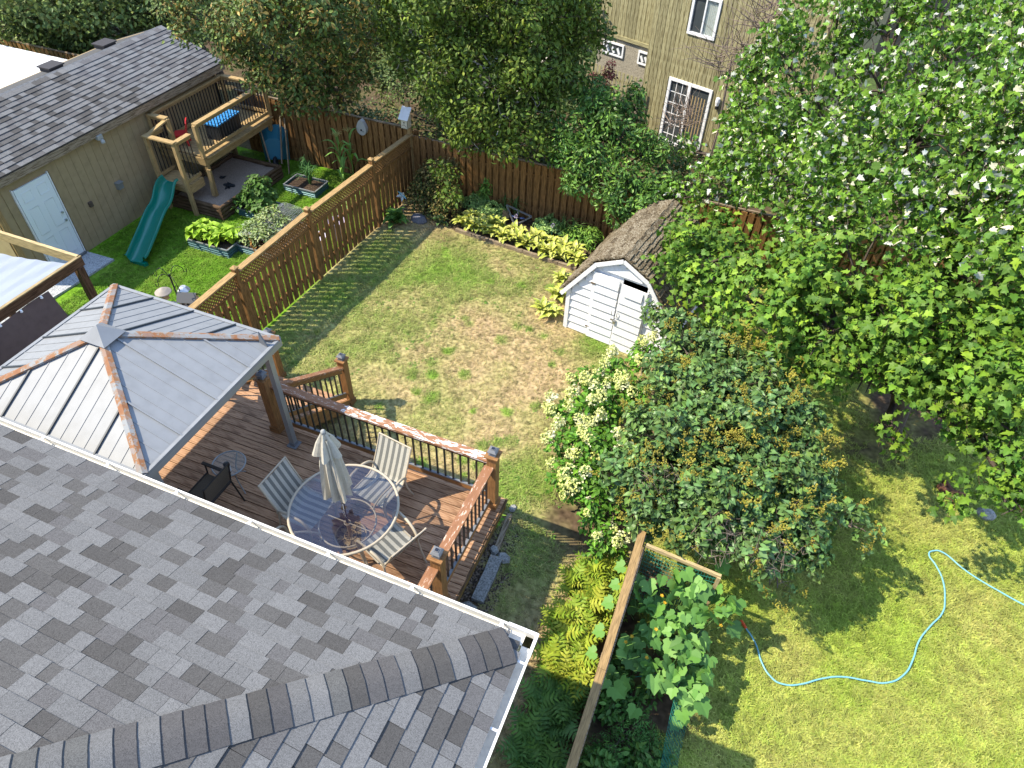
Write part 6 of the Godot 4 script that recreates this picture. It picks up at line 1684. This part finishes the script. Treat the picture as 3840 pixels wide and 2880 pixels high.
	for i in 5:
		var o = MeshInstance3D.new()
		o.name = "leaf"; o.mesh = sl[1]; o.material_override = M.leaf
		t.add_child(o, true)
		o.transform = Transform3D(facing(Vector3(-0.8, -0.4, 0.3), Vector3(-0.2, 1, 0.2).normalized()).scaled(Vector3.ONE * rf(0.6, 0.8)), Vector3(-0.22, rf(1.0, 1.35), -5.5 + i * 0.35) - t.position)
	# bed plants
	var gr = [Color(1, 1, 1), Color(0.85, 0.9, 0.8), Color(1.15, 1.1, 0.9)]
	var fm = spray(LANCE, 16, 0.05, 0.1, [Color(0.06, 0.16, 0.03), Color(0.09, 0.2, 0.04)], 0.25)
	var pm = spray(OVATE, 9, 0.09, 0.1, [Color(0.06, 0.15, 0.03), Color(0.09, 0.18, 0.04)], 0.55)
	bushy("carrot_tops", "feathery carrot tops in the vegetable bed", "plant", Vector3(0.5, 0, -3.75), [[Vector3(0, 0.16, 0), 0.3], [Vector3(0.3, 0.15, 0.2), 0.3], [Vector3(-0.2, 0.16, 0.5), 0.32], [Vector3(0.25, 0.16, 0.7), 0.32]], fm, M.leaf, gr, 70)
	bushy("tomato_plant", "leafy tomato plants in the near vegetable bed", "plant", Vector3(0.3, 0, -3.0), [[Vector3(0, 0.25, 0), 0.34], [Vector3(0.4, 0.28, 0.1), 0.34], [Vector3(0.1, 0.3, 0.5), 0.34], [Vector3(0.5, 0.25, -0.4), 0.28]], pm, M.leaf, gr, 60)
	bushy("potato_plant", "dark low leaves along the plank fence foot", "plant", Vector3(0.15, 0, -4.3), [[Vector3(0, 0.14, 0), 0.24], [Vector3(0.05, 0.14, 0.4), 0.24], [Vector3(0.0, 0.14, -0.4), 0.22], [Vector3(0.4, 0.1, 0.1), 0.2]], pm, M.leaf, gr, 60)
	for e in [[Vector3(0.2, 0.18, -4.35), Vector3(0.9, 0.2, -4.75), "thin green plant stake lying across the bed"], [Vector3(0.55, 0.02, -4.3), Vector3(0.7, 0.5, -4.6), "thin green plant stake standing in bare bed soil"]]:
		mb = MB.new(); mb.tube([e[0], e[1]], 0.007, 5); single("plant_stake", e[2], "stake", mb, M.greennet)
	# ferns on our side of the fence
	var fr = []
	for c in [Color(0.26, 0.32, 0.03), Color(0.3, 0.34, 0.04), Color(0.2, 0.29, 0.03)]: fr.append(fern_frond(c))
	var fg = [fern_frond(Color(0.09, 0.18, 0.04)), fern_frond(Color(0.11, 0.21, 0.04))]
	for i in 26:
		var z2 = lerpf(-5.9, -3.85, R.randf()); var x2 = -0.28 - pow(R.randf(), 1.4) * 0.62
		leafy("fern", "yellow green fern in the strip beside the plank fence", "fern", Vector3(x2, 0.0, z2), fr, 11, M.leaf, 0.2, 1.0, "yellow green ferns by the plank fence", "frond", 0.7, 1.15)
	for i in 13:
		leafy("fern", "deep green fern beside the house end of the plank fence", "fern", Vector3(-0.28 - R.randf() * 0.55, 0.0, lerpf(-3.85, -2.6, R.randf())), fg, 11, M.leaf, 0.2, 1.0, "deep green ferns by the house", "frond", 0.7, 1.15)
	# plants under the deck railing
	bushy("railing_ferns", "pale fern and flower clump under the deck railing", "plant", Vector3(-3.4, 0, -6.15), [[Vector3(0, 0.25, 0), 0.26], [Vector3(0.4, 0.22, 0), 0.24], [Vector3(0.75, 0.25, 0), 0.24], [Vector3(-0.4, 0.22, 0.05), 0.24]], pm, M.leaf, [Color(1.8, 1.5, 0.9), Color(2.4, 2.0, 0.9)], 60)
	bushy("step_plant", "leafy clump beside the steps under the railing", "plant", Vector3(-4.8, 0, -6.2), [[Vector3(0, 0.2, 0), 0.24], [Vector3(0.3, 0.2, 0), 0.2], [Vector3(-0.5, 0.15, 0), 0.2]], pm, M.leaf, [Color(1.2, 1.2, 0.9), Color(1.9, 1.7, 0.9)], 60)
	# garden hose
	t = thing("garden_hose", "pale blue garden hose snaking across the mown lawn", "hose")
	var pts = []
	for e in [[1612, 1358], [1632, 1390], [1645, 1430], [1665, 1462], [1692, 1478], [1730, 1478], [1775, 1466], [1820, 1462], [1870, 1470], [1915, 1475], [1952, 1458], [1972, 1425], [1985, 1385], [2010, 1352], [2035, 1325], [2041, 1295], [2037, 1255], [2022, 1222], [2007, 1200], [2015, 1190], [2040, 1195], [2080, 1228], [2120, 1255], [2160, 1278], [2205, 1303], [2260, 1330]]: pts.append(P(e[0], e[1], 0.05) + Vector3(0, 0.0, 0))
	mb = MB.new(); mb.tube(arc(pts, 5), 0.013, 8); part(t, "tube", mb, M.hose)
	mb = MB.new()
	mb.tube([pts[0] + (pts[0] - pts[1]).normalized() * 0.14, pts[0] + (pts[0] - pts[1]).normalized() * 0.07, pts[0]], [0.018, 0.024, 0.02], 9); part(t, "connector", mb, M.orange)
	# pieces lying under the maple
	t = thing("cut_branch", "reddish brown cut branch pieces lying under the maple", "branch")
	mb = MB.new(); mb.tube([P(2028, 1048, 0.06), P(2042, 1062, 0.07), P(2068, 1085, 0.06)], [0.06, 0.08, 0.07], 8); part(t, "log", mb, M.rot)
	mb = MB.new(); mb.tube([P(2040, 1040, 0.06), P(2055, 1062, 0.1), P(2088, 1072, 0.06)], [0.05, 0.06, 0.05], 8); part(t, "log", mb, M.rot)
	mb = MB.new(); mb.lathe(Vector3.ZERO, [[0.0, -0.08], [0.15, -0.05], [0.17, 0.04], [0.1, 0.12], [0.0, 0.13]], 8, 0.7, true)
	single("field_stone", "speckled grey stone in the grass under the maple", "stone", mb, M.concrete, "", P(2128, 1112, 0.04))

func trees():
	R.seed = 67
	var gr = [Color(1, 1, 1), Color(0.8, 0.85, 0.8), Color(1.2, 1.12, 0.9)]
	# white backed maple, two trunks of the big crown on the right
	var mp = spray(MAPLE, 11, 0.098, 0.2, [Color(0.11, 0.21, 0.022), Color(0.15, 0.27, 0.03), Color(0.08, 0.17, 0.025), Color(0.19, 0.3, 0.035), Color(0.1, 0.21, 0.025), Color(0.12, 0.23, 0.03), Color(0.09, 0.19, 0.03)], 1.0, 0.62, true, 0.2, 0.2)
	var mw = spray(MAPLE, 10, 0.1, 0.2, [Color(0.11, 0.22, 0.028), Color(0.13, 0.25, 0.03), Color(0.55, 0.57, 0.48), Color(0.1, 0.2, 0.03)], 1.0, 0.4, true, 0.3, 0.3)
	var L = []
	for e in [[1530, 560, 2.6, 0.9], [1500, 500, 2.5, 0.75], [1600, 640, 2.6, 0.9], [1700, 620, 3.0, 1.1], [1800, 700, 3.0, 1.0], [1690, 740, 2.5, 0.75], [1790, 780, 2.4, 0.6], [1880, 790, 2.5, 0.6], [1930, 700, 3.4, 1.0], [1990, 790, 3.0, 0.75], [2060, 850, 2.9, 0.65], [2120, 760, 3.6, 1.0], [2150, 910, 3.0, 0.6], [2195, 1000, 2.8, 0.55], [2085, 945, 2.4, 0.25], [1930, 950, 1.9, 0.28], [2060, 1060, 1.9, 0.22], [2075, 1100, 1.7, 0.2], [2195, 1090, 2.6, 0.3], [2060, 640, 4.0, 1.1], [2160, 600, 4.4, 1.1], [1830, 580, 3.8, 1.0], [2260, 850, 3.6, 1.1]]:
		L.append([P(e[0], e[1], e[2]), e[3]])
	tree("maple_tree", "broad maple with bright lobed leaves over the lawn", P(1920, 930), L, mp, M.leaf, gr, 15, "bark", 0.2, 0.9, 0.55)
	L = []
	for e in [[1620, 330, 3.4, 0.8], [1560, 400, 2.8, 0.7], [1640, 200, 4.2, 0.75], [1600, 260, 3.8, 0.6], [1700, 120, 4.8, 0.8], [1650, 120, 4.6, 0.5], [1760, 240, 4.6, 1.0], [1700, 400, 3.6, 1.0], [1850, 330, 4.6, 1.1], [1800, 450, 4.0, 1.0], [1900, 180, 5.2, 1.0], [1950, 430, 4.6, 1.0], [2000, 280, 5.2, 1.0], [2060, 130, 5.6, 1.0], [1790, 60, 5.2, 0.9], [1920, 40, 5.6, 0.9], [2080, 480, 4.8, 1.0], [2120, 320, 5.4, 1.0], [2180, 180, 5.8, 1.0], [2180, 440, 5.2, 1.0], [2150, 40, 6.0, 0.9], [2040, 20, 5.8, 0.9], [1500, 330, 2.3, 0.35], [1480, 420, 2.2, 0.5], [2230, 60, 6.0, 0.9], [2260, 300, 5.6, 1.0]]:
		L.append([P(e[0], e[1], e[2]), e[3]])
	tree("silver_maple", "tall maple with flashing white leaf undersides", Vector3(2.6, 0, -15.9), L, mw, M.leaf, gr, 15, "bark", 0.22, 0.95, 0.5)
	# lilac bush with mustard seed heads
	var lm = spray(HEART, 11, 0.085, 0.14, [Color(0.085, 0.15, 0.05), Color(0.11, 0.19, 0.06), Color(0.13, 0.23, 0.06), Color(0.09, 0.16, 0.055)], 0.85, 0.6, true, 0.35, 0.25)
	L = []
	for e in [[1480, 760, 2.0, 0.5], [1560, 770, 2.1, 0.55], [1450, 850, 2.0, 0.55], [1540, 860, 2.2, 0.6], [1640, 830, 2.2, 0.6], [1400, 950, 1.8, 0.55], [1490, 950, 2.1, 0.6], [1590, 930, 2.2, 0.6], [1690, 920, 2.1, 0.55], [1360, 1030, 1.5, 0.5], [1440, 1050, 1.8, 0.55], [1540, 1040, 2.0, 0.6], [1640, 1030, 2.0, 0.6], [1740, 1000, 1.9, 0.5], [1400, 1110, 1.4, 0.42], [1490, 1130, 1.6, 0.5], [1590, 1130, 1.8, 0.5], [1690, 1110, 1.8, 0.5], [1790, 1080, 1.6, 0.42], [1840, 1140, 1.4, 0.3], [1650, 1200, 1.6, 0.42], [1740, 1180, 1.5, 0.4], [1680, 1270, 1.2, 0.28], [1440, 700, 1.9, 0.35], [1520, 1000, 1.4, 0.7], [1650, 960, 1.3, 0.7], [1730, 1050, 1.2, 0.5]]:
		L.append([P(e[0], e[1], e[2]), e[3]])
	var li = tree("lilac_bush", "dense lilac bush with heart leaves and mustard seed heads", P(1580, 1030), L, lm, M.glossleaf, gr, 26, "twig", 0.07, 0.95, 0.55, "bush", "foliage", "", -0.75, -0.26)
	var sm = MB.new()
	for i in 34:
		var y = R.randf()
		sm.col = jitter(Color(0.28, 0.25, 0.04), 0.25)
		sm.box(Transform3D(Basis(rdir(), rf(0, 3)), Vector3(rf(-1, 1) * 0.07 * (1.1 - y), y * 0.12, rf(-1, 1) * 0.07 * (1.1 - y))), Vector3(0.01, 0.018, 0.01))
	var xf = []; var cols = []
	for l in L:
		for i in int(110 * l[1]):
			var d = rdir()
			if d.y < 0.0: continue
			if N1.get_noise_3dv((l[0] + d * l[1]) * 90.0) < -0.05: continue
			xf.append(Transform3D(facing(rdir(), (d + Vector3.UP * 0.6).normalized()).scaled(Vector3.ONE * rf(0.8, 1.4)), l[0] - li.position + d * l[1] * rf(0.9, 1.25))); cols.append(Color.WHITE * rf(0.8, 1.3))
	scatter(li, "seed_heads", sm.mesh(), M.leaf, xf, cols).set_meta("kind", "stuff")
	# dead twigs showing through
	var tw = MB.new()
	for c in [P(1650, 1190, 1.85), P(1420, 1050, 1.9), P(1545, 1160, 1.9), P(1700, 1150, 1.8)]:
		for i in 60:
			var a = c - li.position + rdir() * 0.28
			tw.tube([a, a + rdir() * 0.12, a + rdir() * 0.22 + Vector3(0, 0.05, 0)], [0.006, 0.004, 0.002], 3)
	part(li, "dead_twigs", tw, M.twig)
	# hydrangea
	var hm = spray(OVATE, 10, 0.09, 0.12, [Color(0.09, 0.22, 0.025), Color(0.12, 0.27, 0.03), Color(0.08, 0.18, 0.025)], 0.6, 0.65, true, 0.3, 0.2)
	L = []
	for e in [[1390, 765, 1.1, 0.3], [1340, 800, 1.0, 0.34], [1270, 830, 0.8, 0.34], [1230, 890, 0.75, 0.36], [1290, 890, 1.0, 0.42], [1350, 860, 1.1, 0.4], [1240, 960, 0.8, 0.38], [1310, 960, 1.0, 0.42], [1230, 1030, 0.7, 0.33], [1280, 1040, 0.8, 0.36], [1290, 1110, 0.7, 0.32], [1310, 1165, 0.65, 0.28], [1250, 1000, 0.5, 0.35]]:
		L.append([P(e[0], e[1], e[2]), e[3]])
	var hy = tree("hydrangea_bush", "hydrangea bush covered in lime and cream flower cones", P(1330, 960), L, hm, M.leaf, gr, 36, "twig", 0.04, 0.9, 0.6, "bush", "foliage", "", -0.75, -0.4)
	var bl = []
	for v in 4:
		var b = MB.new()
		for i in 90:
			var h = pow(R.randf(), 1.2); var a = rf(0, TAU); var rr = 0.075 * sqrt(1.0 - h * h * 0.85) * rf(0.8, 1.05)
			var p = Vector3(cos(a) * rr, h * 0.12, sin(a) * rr)
			var c = Color(0.56, 0.6, 0.18).lerp(Color(0.78, 0.77, 0.62), clampf((1.0 - h) * 0.8 * (0.1 + v * 0.3) + rf(-0.15, 0.2), 0, 1))
			leaf(b, Transform3D(facing(rdir(), (p * 8.0 + rdir() * 0.5).normalized()), p), OVATE, 0.032, 0.026, 0.2, 0.1, c)
		bl.append(b.mesh())
	for l in L:
		for i in int(24 * l[1]):
			var d = rdir()
			d = (d + Vector3(-0.35, 0.75, 0.2)).normalized()
			if l[0].distance_to(P(1290, 1110, 0.7)) < 0.5 and R.randf() < 0.6: continue
			var o = MeshInstance3D.new()
			o.name = "bloom"; o.mesh = bl[R.randi() % 4]; o.material_override = M.petal
			hy.add_child(o, true)
			o.transform = Transform3D(Basis(Quaternion(Vector3.UP, (d + Vector3.UP * 0.4).normalized())).scaled(Vector3.ONE * rf(0.95, 1.6)), l[0] - hy.position + Vector3(d.x, d.y * 0.9, d.z) * l[1] * rf(0.98, 1.12))
	# trees behind the back fence
	var lin_ = spray(OVATE, 12, 0.12, 0.22, [Color(0.08, 0.12, 0.035), Color(0.1, 0.15, 0.04), Color(0.4, 0.28, 0.085), Color(0.13, 0.18, 0.04), Color(0.1, 0.15, 0.04), Color(0.36, 0.25, 0.08)], 0.5, 0.55)
	L = []
	for e in [[430, 30, 4.2, 0.8], [520, 40, 4.4, 0.9], [620, 50, 4.4, 0.9], [720, 40, 4.4, 0.9], [800, 70, 3.8, 0.7], [510, 95, 3.6, 0.65], [590, 125, 3.4, 0.7], [690, 120, 3.4, 0.9], [770, 150, 3.0, 0.7], [600, 175, 2.8, 0.6], [660, 190, 2.6, 0.7], [740, 200, 2.5, 0.55], [640, 225, 2.2, 0.35], [700, 230, 2.1, 0.4], [480, 90, 3.5, 0.5], [560, 0, 5.0, 0.9], [700, 0, 5.0, 0.9]]: L.append([P(e[0], e[1], e[2]), e[3]])
	tree("linden_tree", "tree with golden brown seed clusters behind the play platform", Vector3(-13.0, 0, -18.2), L, lin_, M.leaf, gr, 17, "bark", 0.17, 0.8, 0.5, "tree", "crown", "", -0.75, -0.3)
	var el = spray(OVATE, 13, 0.11, 0.22, [Color(0.1, 0.16, 0.022), Color(0.13, 0.2, 0.03), Color(0.16, 0.22, 0.035), Color(0.08, 0.13, 0.025)], 0.55, 0.45, true, 0.3, 0.35)
	L = []
	for e in [[880, 60, 4.2, 0.8], [970, 40, 4.6, 0.9], [1080, 40, 4.8, 0.9], [1190, 40, 4.6, 0.9], [1260, 90, 4.0, 0.6], [875, 130, 3.4, 0.6], [950, 140, 3.8, 0.85], [1060, 140, 4.0, 0.9], [1160, 150, 3.8, 0.85], [1230, 170, 3.4, 0.6], [965, 225, 2.8, 0.5], [1010, 240, 3.0, 0.7], [1080, 250, 3.0, 0.75], [1160, 240, 3.0, 0.6], [1010, 300, 2.3, 0.5], [1090, 310, 2.4, 0.5], [1150, 300, 2.5, 0.45], [960, 0, 5.2, 0.9], [1120, -10, 5.4, 0.9], [1230, 0, 5.0, 0.8], [850, 20, 4.6, 0.6], [960, 380, 1.5, 0.25], [970, 420, 1.2, 0.25]]: L.append([P(e[0], e[1], e[2]), e[3]])
	tree("birch_tree", "white barked birch with drooping light green leaves", Vector3(-7.3, 0, -18.6), L, el, M.leaf, gr, 18, "birch", 0.15, 0.95, 0.35, "tree", "crown", "", -0.75, -0.32)
	var ch = spray(LANCE, 13, 0.13, 0.2, [Color(0.07, 0.15, 0.03), Color(0.09, 0.2, 0.04), Color(0.13, 0.25, 0.045), Color(0.06, 0.13, 0.035)], 0.36, 0.5, true, 0.3, 0.4)
	L = []
	for e in [[1300, 240, 3.0, 0.6], [1370, 230, 3.0, 0.5], [1250, 280, 2.8, 0.6], [1340, 300, 2.7, 0.65], [1410, 330, 2.5, 0.5], [1280, 350, 2.3, 0.55], [1380, 390, 2.2, 0.55], [1310, 410, 2.0, 0.5], [1400, 450, 1.9, 0.45], [1250, 390, 2.0, 0.4], [1340, 460, 1.7, 0.35], [1440, 420, 2.0, 0.45], [1280, 200, 3.2, 0.5], [1220, 330, 2.3, 0.45]]: L.append([P(e[0], e[1], e[2]), e[3]])
	tree("cherry_tree", "dark cherry tree with narrow leaves overhanging the fence", Vector3(-3.4, 0, -16.4), L, ch, M.glossleaf, gr, 22, "bark", 0.1, 0.95, 0.45, "tree", "crown", "", -0.75, -0.3)
	var dk = spray(OVATE, 13, 0.1, 0.24, [Color(0.08, 0.13, 0.035), Color(0.11, 0.16, 0.05), Color(0.14, 0.19, 0.06)], 0.6)
	L = []
	L = [[Vector3(-10.2, 0.9, -16.8), 0.9], [Vector3(-8.8, 0.8, -16.7), 0.8], [Vector3(-7.4, 1.0, -16.8), 0.9], [Vector3(-6.0, 1.0, -16.6), 0.8], [Vector3(-4.8, 1.1, -16.6), 0.8], [Vector3(-11.6, 0.9, -16.9), 0.8], [Vector3(-9.4, 1.6, -17.8), 0.9], [Vector3(-5.4, 1.8, -17.6), 0.9], [Vector3(-10.6, 1.7, -18.0), 1.0], [Vector3(-9.6, 1.4, -19.2), 1.1], [Vector3(-11.2, 1.3, -19.4), 1.1], [Vector3(-8.2, 1.5, -18.4), 1.0], [Vector3(-6.6, 1.2, -19.4), 1.1], [Vector3(-14.6, 1.2, -17.6), 1.0], [Vector3(-2.2, 1.0, -17.6), 0.9], [Vector3(-0.6, 0.9, -17.0), 0.9], [Vector3(1.4, 0.9, -16.8), 0.9]]
	tree("understory_shrub", "leafy green shrubs growing behind the back fence", Vector3(-8.0, 0, -17.4), L, dk, M.leaf, gr, 12, "bark", 0.06, 0.8, 0.5, "shrub", "foliage")
	# far left trees
	var fl = spray(OVATE, 12, 0.13, 0.26, [Color(0.08, 0.13, 0.035), Color(0.11, 0.16, 0.05), Color(0.14, 0.19, 0.06), Color(0.06, 0.1, 0.03)], 0.6)
	var sets = [["far_tree", "grey green leafy tree beyond the white shed", Vector3(-25.5, 0, -19.0), [[20, 20, 2.4, 1.3], [90, 40, 2.2, 1.3], [60, 80, 1.6, 0.9], [120, 100, 1.2, 0.8], [0, -40, 3.6, 1.4], [110, -30, 3.6, 1.4]]], ["far_tree", "leafy tree behind the garage ridge middle", Vector3(-22.0, 0, -19.5), [[180, 50, 2.0, 1.2], [250, 60, 2.0, 1.1], [210, 110, 1.3, 0.8], [280, 110, 1.4, 0.7], [160, 110, 1.2, 0.7], [220, -10, 3.2, 1.3]]], ["far_tree", "yellowish tree at the far end of the garage ridge", Vector3(-18.4, 0, -19.0), [[330, 40, 2.4, 1.0], [390, 20, 3.0, 0.9], [350, 90, 1.8, 0.7], [300, 20, 2.8, 1.0], [420, 80, 2.4, 0.6], [360, -30, 3.6, 1.0]]]]
	for s in sets:
		L = []
		for e in s[3]: L.append([P(e[0], e[1], e[2]), e[3]])
		tree(s[0], s[1], s[2], L, fl, M.leaf, [Color(1, 1, 1), Color(0.75, 0.85, 0.8), Color(1.3, 1.2, 0.85)], 11, "bark", 0.15, 0.9, 0.5)
	for s in [["leafy tree far beyond the golden seeded tree", Vector3(-15.5, 0, -24.5)], ["broad green tree far behind the birch trunk", Vector3(-11.5, 0, -25.0)], ["tree standing between the birch and olive house", Vector3(-8.6, 0, -24.0)], ["dark tree far behind the garage end", Vector3(-19.5, 0, -24.5)], ["tree beyond the far left fence boards", Vector3(-29.0, 0, -20.0)]]:
		L = []
		for i in 7: L.append([s[1] + Vector3(rf(-1.6, 1.6), rf(1.2, 4.4), rf(-1.0, 1.0)), rf(0.9, 1.3)])
		tree("far_tree", s[0], s[1], L, fl, M.leaf, [Color(1, 1, 1), Color(0.75, 0.85, 0.8), Color(1.3, 1.2, 0.85)], 9, "bark", 0.15, 0.9, 0.5, "tree", "crown", "", -0.75, -0.4)
	# purple leaved sapling and bare twigs by the olive house
	var pu = spray(OVATE, 11, 0.08, 0.1, [Color(0.06, 0.02, 0.025), Color(0.09, 0.03, 0.03)], 0.6)
	bushy("purple_sapling", "dark purple leaved sapling before the olive house", "sapling", Vector3(-4.9, 0, -19.6), [[Vector3(0, 1.9, 0), 0.26], [Vector3(0.06, 2.35, 0), 0.18], [Vector3(0.1, 2.7, 0), 0.1], [Vector3(-0.3, 2.2, 0), 0.12]], pu, M.leaf, gr, 50)
	for e in [["bare grey twiggy bush before the garden doors", P(1470, 260, 1.4), 1.0], ["leafless branches reaching over the olive wall", P(1580, 130, 3.6), 1.4], ["bare twigs between the two maples", P(1660, 40, 4.6), 1.1]]:
		var b = MB.new()
		for i in 70:
			var d = rdir(); d.y = abs(d.y)
			var p = Vector3.ZERO + rdir() * 0.3 * e[2]
			b.tube([p, p + d * 0.4 * e[2] + rdir() * 0.06, p + d * 0.8 * e[2] + rdir() * 0.18], [0.012, 0.007, 0.003], 4)
		b.tube([Vector3(0, -e[1].y, 0), Vector3(0.1, -e[1].y * 0.5, 0), Vector3.ZERO], 0.03, 6)
		single("bare_bush", e[0], "bush", b, M.twig, "", e[1])

func _ready():
	CB = Basis(Vector3.UP, deg_to_rad(20.57)) * Basis(Vector3.RIGHT, deg_to_rad(-45.09)) * Basis(Vector3.BACK, deg_to_rad(2.33))
	var cam = Camera3D.new()
	cam.name = "camera"
	cam.fov = 58.04; cam.far = 300.0; cam.near = 0.1
	cam.transform = Transform3D(CB, CAM)
	add_child(cam)
	cam.current = true
	var sky = ProceduralSkyMaterial.new()
	sky.sky_top_color = Color(0.5, 0.61, 0.78); sky.sky_horizon_color = Color(0.82, 0.85, 0.88); sky.sky_curve = 0.2
	sky.ground_bottom_color = Color(0.2, 0.22, 0.15); sky.ground_horizon_color = Color(0.5, 0.55, 0.5)
	sky.sky_energy_multiplier = 1.2
	var env = Environment.new()
	env.background_mode = Environment.BG_SKY
	env.sky = Sky.new(); env.sky.sky_material = sky
	env.tonemap_mode = Environment.TONE_MAPPER_LINEAR
	env.tonemap_exposure = 1.78
	env.sdfgi_enabled = true; env.ssao_enabled = true; env.ssil_enabled = true
	var we = WorldEnvironment.new()
	we.name = "world"; we.environment = env
	add_child(we)
	var sun = DirectionalLight3D.new()
	sun.name = "sun"
	sun.light_energy = 1.55; sun.light_color = Color(1.0, 0.955, 0.87); sun.light_angular_distance = 0.55; sun.shadow_enabled = true
	add_child(sun)
	sun.look_at_from_position(Vector3(-0.757, 1.0, 0.33) * 30.0, Vector3.ZERO, Vector3.UP)
	N1.seed = 3; N1.frequency = 0.01
	N2.seed = 8; N2.frequency = 0.02
	materials()
	ground()
	lawns()
	our_house()
	deck()
	gazebo()
	furniture()
	side_fence()
	garage()
	play()
	pergola()
	left_garden()
	shed()
	far_house()
	back_bed()
	right_side()
	trees()
